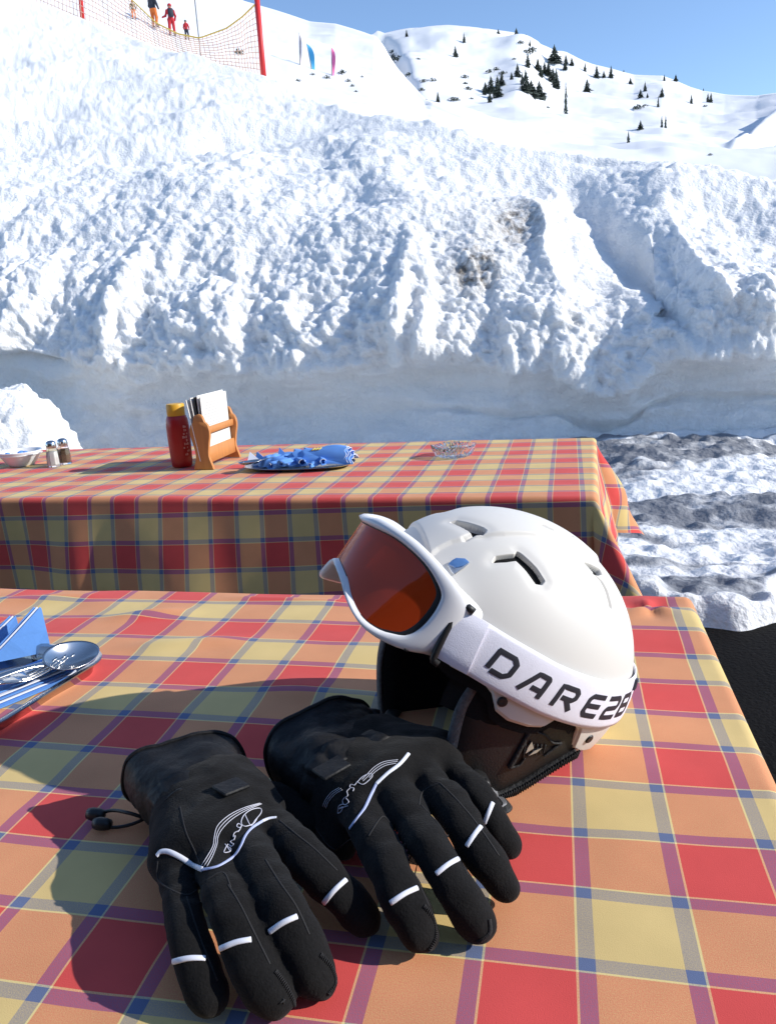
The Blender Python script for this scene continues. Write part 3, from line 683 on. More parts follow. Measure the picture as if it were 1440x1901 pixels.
def loop(half, half2, n=90):
    h_ = resample(spline(np.array(half), 200), n); r = resample(spline(np.array(half2), 200), n)[::-1][1:-1] * np.array([-1, 1]); return np.vstack([h_, r])
LO, LI = loop(OUT, OUT2), loop(LEN, LEN2)
def gl(P2, dy, sx=1.0, sz=1.0, top=1.0): return [(x * sx, gy(x, z) + dy, .035 + (z - .035) * (sz * (top if z > .035 else 1))) for x, z in P2]
b = MB()
mid = (LO + LI) / 2
b.rings([gl(LI, -.006), gl(LI, .001), gl(LI * .8 + LO * .2, .0042), gl(mid, .0060), gl(LI * .15 + LO * .85, .0036), gl(LO, .0005), gl(LO, -.005, .998, 1.0, .95), gl(LO, -.011, .99, .985, .84), gl(LO, -.018, .98, .965, .74), gl(LO, -.040, .975, .93, .62)], cap=(False, False))
fr = b.build('frame', M['gogwhite'], goggles)
b = MB(); b.box((-.088, gy(.088, 0) - .013, -.0012), (.014, .004, .0022), bev=.0006); b.build('frame_vent', M['black'], fr)
# dark gasket, double lens, foam
b = MB(); b.rings([gl(LI, .0012), gl(LI * np.array([.975, .975]) + np.array([0, .001]), .0008), gl(LI * np.array([.955, .955]) + np.array([0, .0018]), -.0015)], cap=(False, False)); b.build('gasket', M['black'], fr)
def lens_sheet(scale, dy, n=46):
    rings = []
    c = np.array([0, .052])
    for s in np.r_[np.linspace(1, .06, 24)]:
        rings.append([(x, gy(x, z) + dy, z) for x, z in (c + (LI - c) * s * scale)])
    return rings
lm = bpy.data.materials.new('orange_lens'); lm.use_nodes = True; nt = lm.node_tree; nt.nodes.clear()
o_ = nt.nodes.new('ShaderNodeOutputMaterial'); mixs = nt.nodes.new('ShaderNodeMixShader'); trn = nt.nodes.new('ShaderNodeBsdfTransparent'); gls = nt.nodes.new('ShaderNodeBsdfGlossy'); lw = nt.nodes.new('ShaderNodeLayerWeight')
trn.inputs[0].default_value = (.85, .20, .05, 1); gls.inputs[0].default_value = (1.0, .80, .76, 1); gls.inputs['Roughness'].default_value = .035; lw.inputs[0].default_value = .27
bpn = nt.nodes.new('ShaderNodeTexNoise'); bpn.inputs['Scale'].default_value = 22; bmp = nt.nodes.new('ShaderNodeBump'); bmp.inputs['Strength'].default_value = .06; bmp.inputs['Distance'].default_value = .01
tcn = nt.nodes.new('ShaderNodeTexCoord'); nt.links.new(tcn.outputs['Object'], bpn.inputs['Vector']); nt.links.new(bpn.outputs[0], bmp.inputs['Height']); nt.links.new(bmp.outputs[0], gls.inputs['Normal'])
mrr = nt.nodes.new('ShaderNodeMapRange'); mrr.inputs[3].default_value = .03; mrr.inputs[4].default_value = .95; nt.links.new(lw.outputs['Fresnel'], mrr.inputs[0])
nt.links.new(mrr.outputs[0], mixs.inputs[0]); dfs = nt.nodes.new('ShaderNodeBsdfDiffuse'); dfs.inputs[0].default_value = (.90, .095, .018, 1); mx2 = nt.nodes.new('ShaderNodeMixShader'); mx2.inputs[0].default_value = .5; nt.links.new(trn.outputs[0], mx2.inputs[1]); nt.links.new(dfs.outputs[0], mx2.inputs[2]); nt.links.new(mx2.outputs[0], mixs.inputs[1]); nt.links.new(gls.outputs[0], mixs.inputs[2]); nt.links.new(mixs.outputs[0], o_.inputs[0])
M['lens'] = lm
b = MB(); b.rings(lens_sheet(.985, .0005), cap=(False, True)); b.build('lens', M['lens'], goggles)
M['foam'] = mat('goggle_foam', (.16, .11, .09), .95, bump=.3, bscale=300)
M['backing'] = mat('inner_lens_tint', (.30, .17, .14), .5)
b = MB(); b.rings([gl(LI, -.006, 1.0, 1.0), gl(LI, -.010, .93, .93), gl(LI, -.014, .90, .88), gl(LI, -.040, .90, .90)], cap=(False, False)); b.build('face_foam', M['foam'], goggles)
b = MB()
b.tube([(x, gy(x, z) - .013, z) for x, z in (LI * np.array([.80, .74]) + np.array([0, .0105]))], .0022, 6, closed=True); b.build('inner_seal', M['black'], goggles)
# strap
ph_k = [57, 66, 75, 85, 95, 103, 112, 125, 140, 160, 180]; zc_k = [.0255, .0235, .020, .0165, .0125, .0105, .009, .0085, .0105, .014, .0155]
def strap_pt(phd, t, off=0.0):
    pd = phd if phd <= 180 else 360 - phd
    z = np.interp(pd, ph_k, zc_k) + t * .0228
    s = math.sqrt(max(1 - (z / AX[2]) ** 2, 0)); f = 1.018 + .012 * max(0, (70 - pd) / 13)
    p = math.radians(phd); q = np.array([-AX[0] * f * s * math.sin(p), AX[1] * f * s * math.cos(p), z])
    n = q / AX ** 2; n /= np.linalg.norm(n); return q + n * (off + .0012)
b = MB()
phs = np.linspace(56, 304, 260); tt = np.linspace(-1, 1, 13)
b.rings([[strap_pt(p, t, .0010 - .0006 * abs(t) ** 6) for t in tt] + [strap_pt(p, t, -.0010) for t in tt[::-1]] for p in phs]); stp = b.build('strap', M['strap'], goggles)
b = MB()                                                            # turned-over end with its stitched edge
pe = np.linspace(56, 67.5, 14); b.rings([[strap_pt(p, t, .0033 - .0016 * (abs(t) > .95)) for t in np.linspace(-.985, .985, 9)] + [strap_pt(p, t, .0012) for t in np.linspace(.985, -.985, 9)] for p in pe]); b.build('strap_fold', M['strap'], stp, sharp=50)
# printed letters
S_K = np.linspace(50, 310, 800); S_P = np.array([strap_pt(p, 0) for p in S_K]); S_L = np.r_[0, np.cumsum(np.linalg.norm(np.diff(S_P, axis=0), axis=1))]
s_of = lambda p: np.interp(p, S_K, S_L); p_of = lambda s: np.interp(s, S_L, S_K)
GLY = {'D': (1.15, [[(0, .96), (.80, .96), (1.03, .76), (1.03, .24), (.80, .04), (.26, .04)], [(0.06, .96), (.06, .10)]]),
       'A': (1.15, [[(.02, 0), (.50, .96), (.98, .96), (1.04, .90), (1.04, 0)], [(.52, .30), (1.04, .30)]]),
       'R': (1.1, [[(.06, 0), (.06, .96), (.86, .96), (1.0, .82), (1.0, .60), (.86, .46), (.30, .46)], [(.55, .46), (1.02, 0)]]),
       'E': (1.1, [[(1.05, .96), (.22, .96), (.06, .80), (.06, .20), (.22, .04), (1.0, .04)], [(.10, .50), (.92, .50)]]),
       '2': (1.05, [[(.02, .96), (.86, .96), (1.0, .82), (1.0, .62), (.88, .50), (.16, .48), (.05, .36), (.05, .04), (1.04, .04)]]),
       'B': (1.1, [[(.06, .5), (.06, .04), (.86, .04), (1.0, .16), (1.0, .38), (.88, .5), (.06, .5), (.06, .96), (.84, .96), (.97, .84), (.97, .62), (.88, .5)]])}
def letter(ch, phc, hgt, tc, mb, slant=.30, th=.235):
    w, strokes = GLY[ch]; s0 = s_of(phc)
    for st_ in strokes:
        P2 = []
        for i in range(len(st_) - 1):
            for k in range(5): P2.append(np.array(st_[i]) * (1 - k / 5) + np.array(st_[i + 1]) * k / 5)
        P2.append(np.array(st_[-1])); P2 = np.array(P2); N = len(P2)
        tn = np.array([P2[min(i + 1, N - 1)] - P2[max(i - 1, 0)] for i in range(N)]); tn /= np.linalg.norm(tn, axis=1)[:, None]
        nr = np.c_[-tn[:, 1], tn[:, 0]] * th / 2
        # squared ends
        P2[0] -= tn[0] * .03; P2[-1] += tn[-1] * .03
        def mp(p, off):
            x = (p[0] - w / 2 + (p[1] - .5) * slant) * hgt; return strap_pt(p_of(s0 + x), (tc + (p[1] - .5) * hgt) / .0228, off)
        mb.rings([[mp(p + n, .0013), mp(p, .0014), mp(p - n, .0013), mp(p - n, .0008), mp(p + n, .0008)] for p, n in zip(P2, nr)])
b = MB()
for ch, ph_, tc in (('D', 77.5, .0), ('A', 89.8, -.001), ('R', 102.8, -.001), ('E', 116.2, -.0015), ('2', 127.5, -.0015), ('B', 139, -.001)): letter(ch, ph_, .0196, tc, b)
b.build('strap_lettering', M['ink'], stp, smooth=False)
b = MB()                                                            # small solid mark on the strap adjuster at the back
for q in ([(-.0062, -.004), (.0062, -.004), (.0062, .0045), (-.001, .0045)],):
    b.rings([[strap_pt(p_of(s_of(147) + x), (.0150 + y) / .0228, .0006) for x, y in q], [strap_pt(p_of(s_of(147) + x), (.0150 + y) / .0228, .0032) for x, y in q]])
b.build('strap_slider', M['ink'], stp, smooth=False)
# strap clips on both outriggers
for sg in (1, -1):
    def cp(t, p, off):
        q = strap_pt(p, t, off); return q * np.array([sg, 1, 1])
    b = MB(); path = [cp(1.06, 61, .003), cp(1.10, 58.5, .0028), cp(1.08, 56.6, .0025)] + [cp(t, 55.6, .0022) for t in np.linspace(1.0, -1.0, 10)] + [cp(-1.13, 56.0, .0022), cp(-1.17, 58, .0022)]
    b.tube(path, .0034, 8); b.build('strap_clip', M['black'], goggles)
    # outrigger: white wing between the frame body and the clip
    b = MB(); b.rings([[(sg * -abs(x) if False else sg * x, y, z) for x, y, z in ring] for ring in (
        [(-.0965, gy(.0965, .054) - .004, .056), (-.1000, gy(.100) - .004, .032), (-.0965, gy(.0965, .01) - .004, .010), (-.090, gy(.09) - .02, .008), (-.092, gy(.092) - .022, .034), (-.090, gy(.09) - .02, .052)],
        [tuple(strap_pt(54.9, .92, -.001)), tuple(strap_pt(54.9, 0, -.0005)), tuple(strap_pt(54.9, -.95, -.001)), tuple(strap_pt(54.9, -.95, -.007)), tuple(strap_pt(54.9, 0, -.007)), tuple(strap_pt(54.9, .92, -.007))])])
    b.build('outrigger', M['gogwhite'], goggles, sharp=50)

# ------------------------------------------------------------------ gloves
def smin(a, b, k):
    h = np.clip(.5 + .5 * (b - a) / k, 0, 1); return b * (1 - h) + a * h - k * h * (1 - h)
def capsule(P, a, b, ra, rb):
    ab = b - a; t = np.clip(((P - a) @ ab) / (ab @ ab + 1e-12), 0, 1)
    return np.linalg.norm(P - a - t[..., None] * ab, axis=-1) - (ra + (rb - ra) * t)
def surface_nets(F, org, h):
    s = F < 0; nx, ny, nz = F.shape
    cnt = np.zeros((nx - 1, ny - 1, nz - 1)); acc = np.zeros((nx - 1, ny - 1, nz - 1, 3))
    I = np.stack(np.meshgrid(np.arange(nx), np.arange(ny), np.arange(nz), indexing='ij'), -1).astype(float)
    sl_ = lambda o: tuple(slice(o[k], F.shape[k] - 1 + o[k]) for k in range(3))
    for ax in range(3):
        o1, o2 = [(d) for d in range(3) if d != ax]
        for u in (0, 1):
            for v in (0, 1):
                a = [0, 0, 0]; a[o1] = u; a[o2] = v; b = list(a); b[ax] = 1
                fa, fb = F[sl_(a)], F[sl_(b)]; c = (fa < 0) != (fb < 0)
                t = np.where(c, fa / (fa - fb + 1e-20), 0); p = I[sl_(a)].copy(); p[..., ax] += t
                acc += p * c[..., None]; cnt += c
    act = cnt > 0; ids = np.full(act.shape, -1); ids[act] = np.arange(act.sum())
    verts = acc[act] / cnt[act][:, None] * h + org
    quads = []
    for ax in range(3):
        o1, o2 = [(ax + 1) % 3, (ax + 2) % 3]
        a = F.take(range(nx - 1 if ax == 0 else ny - 1 if ax == 1 else nz - 1), ax); b = F.take(range(1, F.shape[ax]), ax)
        c = (a < 0) != (b < 0)
        w = np.argwhere(c); keep = (w[:, o1] > 0) & (w[:, o2] > 0) & (w[:, o1] < F.shape[o1] - 1) & (w[:, o2] < F.shape[o2] - 1); w = w[keep]
        d1 = np.eye(3, dtype=int)[o1]; d2 = np.eye(3, dtype=int)[o2]
        q = np.stack([ids[tuple((w - d1 - d2).T)], ids[tuple((w - d2).T)], ids[tuple(w.T)], ids[tuple((w - d1).T)]], 1)
        flip = F[tuple(w.T)] > 0; q[flip] = q[flip][:, ::-1]; quads.append(q)
    return verts, np.concatenate(quads)
TZ = TABLE_Z
def P3(t): return at_z(t[0], t[1], TZ + t[2])
def make_glove(spec, label):
    root = empty('ski_glove', at_z(*spec['root'], TZ)); tag(root, label, 'glove', 'black ski gloves on the near table')
    off = np.array(root.location)
    fing = [(np.array([P3(q) for q in f]), r) for f, r in spec['fingers']]
    palm = [(P3(a), P3(b), ra, rb) for a, b, ra, rb in spec['palm']]
    allp = np.concatenate([f for f, r in fing] + [np.array([a, b]) for a, b, _, _ in palm])
    h = .0021; lo = allp.min(0) - .04; hi = allp.max(0) + .04; lo[2] = TZ - .006
    n = ((hi - lo) / h).astype(int) + 1
    G_ = np.stack(np.meshgrid(*[lo[k] + h * np.arange(n[k]) for k in range(3)], indexing='ij'), -1)
    zs = np.array([1, 1, 1.16]); Gz = G_ * zs
    F = np.full(G_.shape[:3], 1.0)
    for a, b, ra, rb in palm: F = smin(F, capsule(G_, a, b, ra, rb), .022)
    # finger joints: padded segments with a slight pinch at the knuckles
    FF = np.full(G_.shape[:3], 1.0)
    for f, rad in fing:
        c = spline(f, 13); c[:, 2] = TZ + (c[:, 2] - TZ) * .93; d = np.full(G_.shape[:3], 1.0)
        rr = np.interp(np.linspace(0, 1, 13), [0, .35, .5, .75, .93, 1], np.array([1.02, 1.02, .96, 1.0, .93, .86]) * rad * .97)
        for i in range(12): d = smin(d, capsule(Gz, c[i] * zs, c[i + 1] * zs, rr[i], rr[i + 1]), .004)
        FF = smin(FF, d, .0012)
    F = smin(F, FF, .009)
    F = F + .0022 * fbm(G_ * 26, 3, spec['seed']) + .0030 * fbm(G_ * 60 * np.array([1, 1, 1]), 2, spec['seed'] + 4) * .35
    for a, b, w, d in spec.get('folds', []):
        F = F + d * np.exp(-(capsule(G_, P3(a), P3(b), 0, 0) / w) ** 2)
    F = np.maximum(F, TZ + .0012 - G_[..., 2])
    vs, qs = surface_nets(F, lo, h)
    me = bpy.data.meshes.new('hand_body'); me.from_pydata((vs - off).tolist(), [], qs.tolist()); me.update()
    bm = bmesh.new(); bm.from_mesh(me)
    for _ in range(4): bmesh.ops.smooth_vert(bm, verts=bm.verts, factor=.5, use_axis_x=True, use_axis_y=True, use_axis_z=True)
    bmesh.ops.recalc_face_normals(bm, faces=bm.faces); bm.to_mesh(me)
    bvh = BVHTree.FromBMesh(bm); bm.free()
    body = link('hand_body', me, M['glove'], root)
    def hit(x, y):
        d = Vector(ray(x, y)).normalized(); l, nn, i, dd = bvh.ray_cast(Vector(CAM - off), d)
        if l is None:
            l, nn, i, dd = bvh.find_nearest(Vector(at_z(x, y, TZ + .03) - off))
        return np.array(l), np.array(nn)
    def trace(pix, n): return [hit(*p) for p in spline(np.array(pix, float), n)]
    def piece(name, pix, r, m, n=24, lift=.0006, fl=.45, parent=body):
        hs = trace(pix, n); b = MB()
        b.tube([p + q * lift for p, q in hs], [(r * fl, r)] * n, 8, flat=[q for p, q in hs]); return b.build(name, m, parent)
    for a, b_ in spec['stripes']: piece('finger_stripe', [a, ((a[0] + b_[0]) / 2 + spec['bow'][0], (a[1] + b_[1]) / 2 + spec['bow'][1]), b_], .0019, M['reflect'], 12)
    for k, (pix, r, m) in enumerate(spec['piping']): piece('piping', pix, r, M[m], 40)
    b = MB()
    for pix in spec['script']:
        hs = trace(pix, max(6, len(pix) * 5)); b.tube([p + q * .0004 for p, q in hs], .00042, 5)
    for pix in spec['lines']:
        hs = trace(pix, 26); b.tube([p + q * .0003 for p, q in hs], .00032, 5)
    b.build('logo', M['thread'], body)
    b = MB()
    for pix in spec['seams']:
        hs = trace(pix, 30); b.tube([p + q * .0001 for p, q in hs], [(.0004, .0007)] * 30, 6, flat=[q for p, q in hs])
    for pix in spec['stitches']:
        hs = trace(pix, 26)
        for i in range(0, 25):
            (p, q), (p2, q2) = hs[i], hs[i + 1]; t = p2 - p; t /= np.linalg.norm(t) + 1e-9; sd = np.cross(q, t)
            b.tube([p + q * .0004 - sd * .0016, p + q * .0012, p + q * .0004 + sd * .0016], .00045, 4)
    b.build('seam', M['seam'], body)
    # cuff: a stiff nylon gauntlet, open at the far end
    c = [P3(q) for q in spec['cuff']]; N = 26; path = spline(np.array(c), N); lat = P3(spec['lat'][1]) - P3(spec['lat'][0]); lat[2] = 0; lat /= np.linalg.norm(lat)
    ws = np.interp(np.linspace(0, 1, N), np.linspace(0, 1, len(spec['cw'])), spec['cw']); hs_ = np.interp(np.linspace(0, 1, N), np.linspace(0, 1, len(spec['ch'])), spec['ch'])
    gath = math.exp(-1)
    def cring(i, ins=0.0, amp=1.0):
        out = []
        for k in range(72):
            a = 2 * math.pi * k / 72; ca, sa = math.cos(a), math.sin(a)
            e = 2.5; rx = abs(ca) ** (2 / e) * math.copysign(1, ca); rz = abs(sa) ** (2 / e) * math.copysign(1, sa)
            p = path[i] + lat * rx * (ws[i] - ins) + UP * rz * (hs_[i] - ins) 
            q = p * 1.0; wv = amp * (.0052 * vnoise(q[None] * 28 + spec['seed'], 7)[0] + .0026 * vnoise(q[None] * np.array([60, 60, 25]) + spec['seed'], 9)[0])
            gw = math.exp(-((i - spec['band'][0] - 3) / 5.) ** 2); wv += amp * .0042 * gw * vnoise(np.array([[ca * 5.5 + spec['seed'], sa * 5.5, i * .12]]), 15)[0] - amp * .004 * gw
            p = p + (lat * ca + UP * sa) * wv
            p[2] = max(p[2], TZ + .0015 + ins); out.append(p - off)
        return out
    b = MB(); R = [cring(i) for i in range(N)] + [cring(N - 1, .0018)] + [cring(i, .004) for i in range(N - 1, 3, -1)]
    b.rings(R, cap=(False, True)); cf = b.build('cuff', M['cuff'], root)
    b = MB(); b.tube([np.array(p) for p in cring(N - 1, -.0004)], .0021, 6, closed=True); b.build('hem', M['cuff'], cf)
    i0, i1 = spec['band']
    ws2, hs2 = ws.copy(), hs_.copy(); b = MB()
    b.rings([cring(i0, -.0008, 1)] + [cring(i, -.0036, 1) for i in range(i0, i1 + 1)] + [cring(i1, -.0008, 1)], cap=(False, False)); wb = b.build('wrist_strap', M['cuff'], root)
    q = P3(spec['tab'][0]); bvec = P3(spec['tab'][1]) - q; b = MB(); L = np.linalg.norm(bvec); bx = bvec / L; bz = UP - bx * (UP @ bx); bz /= np.linalg.norm(bz)
    b.box((q + bvec / 2) - off, (L, .020, .003), np.c_[bx, np.cross(bz, bx), bz], bev=.001); b.build('strap_tab', M['cuff'], wb, sharp=40)
    cord = spline(np.array([P3(q) for q in spec['cord']]), 36) - off; b = MB(); b.tube(cord, .0017, 7); dc = b.build('drawcord', M['black'], root)
    for q in spec['toggles']:
        w = P3(q) - off; b = MB(); b.lathe([(.0005, -.009), (.005, -.008), (.0062, -.003), (.0058, .003), (.0045, .008), (.0005, .009)], 14, w, np.c_[UP, V, U]); b.build('toggle', M['black'], dc)
    return root
Z1 = lambda pts: [(140 + x / 2.88, 1360 + y / 2.88) for x, y in pts]
Z2 = lambda pts: [(460 + x / 2.769, 1300 + y / 2.769) for x, y in pts]
G1 = dict(root=(420, 1600), seed=301, bow=(0, -3),
    fingers=[([(322, 1600, .040), (338, 1700, .040), (362, 1780, .030), (386, 1850, .016)], .0143),
             ([(395, 1590, .052), (432, 1690, .052), (470, 1775, .036), (508, 1850, .017)], .0162),
             ([(458, 1560, .056), (510, 1660, .056), (552, 1740, .040), (590, 1815, .018)], .0160),
             ([(500, 1515, .050), (570, 1590, .050), (630, 1650, .036), (676, 1708, .017)], .0158),
             ([(470, 1480, .022), (530, 1490, .022), (575, 1530, .018)], .0165)],
    palm=[((335, 1590, .036), (345, 1500, .034), .024, .028), ((395, 1575, .044), (375, 1490, .036), .026, .030), ((450, 1545, .044), (405, 1475, .034), .026, .030), ((480, 1515, .036), (430, 1460, .032), .024, .026)],
    folds=[((345, 1655, .05), (430, 1625, .06), .006, .0022), ((355, 1610, .05), (400, 1640, .06), .005, .0016)],
    stripes=[((322, 1786), (381, 1780)), ((409, 1762), (466, 1745)), ((500, 1731), (551, 1702)), ((601, 1677), (642, 1634))],
    piping=[(Z1([(437, 662), (458, 640), (500, 640), (560, 668), (620, 705), (682, 735)]), .0020, 'reflect'), (Z1([(682, 735), (730, 728), (780, 710), (850, 662), (885, 610), (910, 555), (945, 512), (1000, 475)]), .0012, 'bluepipe'), (Z1([(1000, 475), (1035, 462), (1075, 457)]), .0013, 'reflect')],
    script=[Z1([(905, 440), (935, 500), (960, 470), (992, 430), (985, 408), (940, 415), (900, 445), (885, 485), (905, 505), (950, 490), (970, 460)]),
            Z1([(888, 500), (870, 490), (862, 505), (880, 512), (890, 495), (880, 520), (868, 535)]), Z1([(870, 530), (850, 540), (845, 560), (855, 555), (850, 575)]), Z1([(850, 575), (830, 585), (838, 595), (848, 600), (835, 612), (822, 600)]),
            Z1([(815, 600), (800, 625), (795, 645), (825, 640), (832, 625), (810, 612), (800, 600), (828, 640)])],
    lines=[Z1([(672, 718), (705, 665), (735, 610), (742, 560), (760, 500), (820, 445), (900, 405), (985, 380)]), Z1([(688, 718), (722, 660), (747, 605), (752, 560), (772, 510), (828, 455), (905, 412), (990, 382)]), Z1([(704, 718), (735, 660), (757, 600), (762, 560), (784, 518), (836, 466), (910, 420), (995, 384)])],
    seams=[Z1([(595, 880), (640, 1020), (690, 1160), (760, 1330)]), Z1([(815, 815), (880, 920), (950, 1060), (1040, 1240)]), Z1([(1015, 680), (1090, 800), (1180, 930), (1250, 1080)]), Z1([(1090, 470), (1180, 545), (1280, 625), (1400, 740)]), Z1([(560, 400), (590, 530), (640, 640), (672, 720)]), Z1([(440, 690), (450, 800), (600, 870), (700, 790), (790, 750), (830, 830)])],
    stitches=[Z1([(1070, 1280), (1120, 1350), (1165, 1440), (1165, 1490)]), Z1([(1310, 1190), (1370, 1260), (1390, 1340), (1350, 1400)])],
    cuff=[(392, 1525, .034), (378, 1490, .036), (362, 1458, .036), (348, 1432, .036)], lat=((240, 1490, .03), (470, 1440, .03)), cw=[.044, .046, .053, .057], ch=[.033, .032, .034, .036], band=(2, 9),
    tab=((405, 1470, .074), (452, 1452, .070)), cord=[(270, 1520, .012), (240, 1510, .018), (205, 1505, .014), (175, 1520, .007), (200, 1536, .005), (240, 1532, .006), (280, 1515, .008)], toggles=[(178, 1512, .010), (190, 1530, .008)])
G2 = dict(root=(740, 1520), seed=331, bow=(1, -3),
    fingers=[([(672, 1500, .050), (715, 1590, .052), (750, 1665, .040), (782, 1735, .018)], .0164),
             ([(735, 1470, .058), (795, 1560, .058), (842, 1640, .042), (886, 1712, .018)], .0160),
             ([(795, 1440, .058), (850, 1510, .058), (895, 1585, .042), (940, 1648, .018)], .0152),
             ([(830, 1415, .050), (880, 1465, .050), (915, 1520, .036), (945, 1568, .016)], .0132),
             ([(600, 1490, .020), (610, 1525, .018), (632, 1570, .016)], .0150)],
    palm=[((675, 1490, .042), (635, 1440, .036), .026, .030), ((730, 1455, .048), (660, 1420, .038), .028, .030), ((785, 1425, .046), (690, 1395, .038), .027, .030), ((815, 1405, .040), (715, 1380, .034), .024, .027), ((640, 1490, .030), (620, 1450, .030), .024, .028)],
    folds=[((770, 1470, .07), (850, 1440, .06), .006, .0022), ((690, 1520, .06), (770, 1505, .07), .006, .002)],
    stripes=[((725, 1677), (774, 1649)), ((810, 1623), (850, 1595)), ((866, 1572), (892, 1535)), ((899, 1529), (914, 1491))],
    piping=[(Z2([(826, 276), (780, 330), (720, 376), (660, 432)]), .0016, 'reflect'), (Z2([(660, 432), (632, 490), (600, 558), (562, 610), (524, 662)]), .0013, 'bluepipe')],
    script=[Z2([(560, 420), (590, 435), (620, 415), (640, 390), (625, 380), (590, 395), (565, 420), (548, 440)]), Z2([(548, 440), (530, 435), (525, 450), (545, 455), (540, 470)]), Z2([(525, 455), (510, 470), (515, 490), (505, 500)]), Z2([(500, 500), (488, 520), (500, 540), (520, 525), (505, 505)]), Z2([(495, 535), (470, 545), (465, 580), (480, 575), (490, 550), (470, 560), (515, 545)])],
    lines=[Z2([(770, 308), (700, 318), (650, 345), (610, 385), (585, 410)]), Z2([(768, 316), (702, 328), (655, 355), (617, 393), (590, 418)]), Z2([(760, 326), (706, 338), (660, 365), (622, 400)]), Z2([(480, 455), (440, 480), (410, 515), (395, 550)]), Z2([(486, 462), (448, 486), (418, 520), (402, 556)]), Z2([(470, 452), (432, 474), (402, 510), (386, 546)])],
    seams=[Z2([(735, 640), (800, 770), (860, 900), (930, 1060)]), Z2([(890, 540), (980, 640), (1060, 760), (1130, 900)]), Z2([(985, 425), (1080, 520), (1180, 640), (1290, 800)]), Z2([(880, 540), (900, 470), (985, 425)]), Z2([(620, 700), (690, 600), (735, 640)]), Z2([(170, 640), (260, 700), (340, 790), (430, 860), (560, 1010)])],
    stitches=[Z2([(905, 1060), (955, 1130), (965, 1220), (930, 1290)]), Z2([(1240, 1130), (1240, 1200), (1180, 1245)])],
    cuff=[(690, 1462, .038), (655, 1432, .040), (620, 1402, .040), (592, 1376, .042)], lat=((480, 1430, .03), (700, 1345, .03)), cw=[.048, .050, .055, .058], ch=[.035, .035, .037, .040], band=(3, 9),
    tab=((590, 1440, .078), (640, 1412, .080)), cord=[(700, 1345, .05), (690, 1328, .055), (668, 1318, .055), (655, 1312, .050)], toggles=[(664, 1320, .056), (690, 1326, .056)])
make_glove(G1, 'black ski glove in front, fingers spread towards the camera, white bars across the fingers')
make_glove(G2, 'black ski glove lying against the helmet, its cuff behind the front glove')

# ------------------------------------------------------------------ things on the tables
Zt = TABLE_Z + .001
def rrect(w, d, r, n=8):
    out = []
    for cx, cy, a0 in ((w / 2 - r, d / 2 - r, 0), (-w / 2 + r, d / 2 - r, 90), (-w / 2 + r, -d / 2 + r, 180), (w / 2 - r, -d / 2 + r, 270)):
        for k in range(n + 1):
            a = math.radians(a0 + 90 * k / n); out.append((cx + r * math.cos(a), cy + r * math.sin(a)))
    return out
def tray_mb(w, d, r, h, rim):
    b = MB()
    L = [(w - 2 * rim - .012, d - 2 * rim - .012, r - rim - .006, .0), (w - 2 * rim - .012, d - 2 * rim - .012, r - rim - .006, .0), (w - 2 * rim, d - 2 * rim, r - rim, h - .002), (w - rim, d - rim, r - rim / 2, h), (w, d, r, h - .0012), (w, d, r, h - .0028), (w - 2 * rim, d - 2 * rim, r - rim, h - .005), (w - 2 * rim - .010, d - 2 * rim - .010, r - rim - .005, -.0)]
    R = [[(x * .02, y * .02, .002) for x, y in rrect(w, d, r)]] + [[(x, y, z + (.002 if i < 2 else 0)) for x, y in rrect(ww, dd, max(rr, .004))] for i, (ww, dd, rr, z) in enumerate(L)]
    b.rings(R, cap=(True, True)); return b
# near steel tray with napkins and cutlery
Cn = at_z(192, 1216, TABLE_Z + .02); tyaw = math.radians(-21)
tu = np.array([math.cos(tyaw), math.sin(tyaw), 0]); tv = np.array([-math.sin(tyaw), math.cos(tyaw), 0])
TW, TD = .36, .235
tc_ = Cn - tu * (TW / 2 - .012) - tv * (TD / 2 - .012); tc_[2] = Zt
tray1 = empty('serving_tray', tc_, tyaw); tag(tray1, 'rectangular steel tray with rounded corners on the near table, holding cutlery', 'tray', 'steel serving trays')
tray_mb(TW, TD, .045, .022, .010).build('tray_body', M['steel_dark'], tray1, sharp=50)
def napkin_wedge(loc, rz, L, H, T, open_, label, lean=.25):
    """a napkin folded to a triangle and standing on its long edge"""
    o = empty('folded_napkin', loc, rz); tag(o, label, 'napkin', 'blue napkins in the near tray')
    for k, mm in ((0, 'napkin'), (1, 'napkin_w'), (2, 'napkin')):
        b = MB(); y0 = k * T; sh = .004 * k
        tri = [(-L * .75, 0), (L * .25, 0), (L * .25 - .004, H), (L * .20, H * .99)]
        n = 12
        def ring(off):
            pts = resample(np.array(tri), 40, True); return [(x - sh, y0 + off + lean * z + open_ * k * (L * .25 - x) * .0 + .006 * math.sin(x * 30) * (z / H), z + .0) for x, z in pts]
        c = [(0, y0 + lean * H * .4, H * .3)]
        b.rings([ring(0), ring(T * .55)], cap=(True, True)); b.build('fold' if k != 1 else 'white_layer', M[mm], o, smooth=False)
    return o
def on_tray(px, py, h): return at_z(px, py, TABLE_Z + h)
p0 = on_tray(55, 1212, .006)
napkin_wedge(on_tray(66, 1215, .010), math.radians(24), .085, .064, .003, .2, 'tall blue napkin folded to a point, behind the cutlery on the near tray')
napkin_wedge(on_tray(20, 1207, .008), math.radians(22), .07, .047, .003, .2, 'smaller blue napkin point standing behind the tall folded one on the near tray')
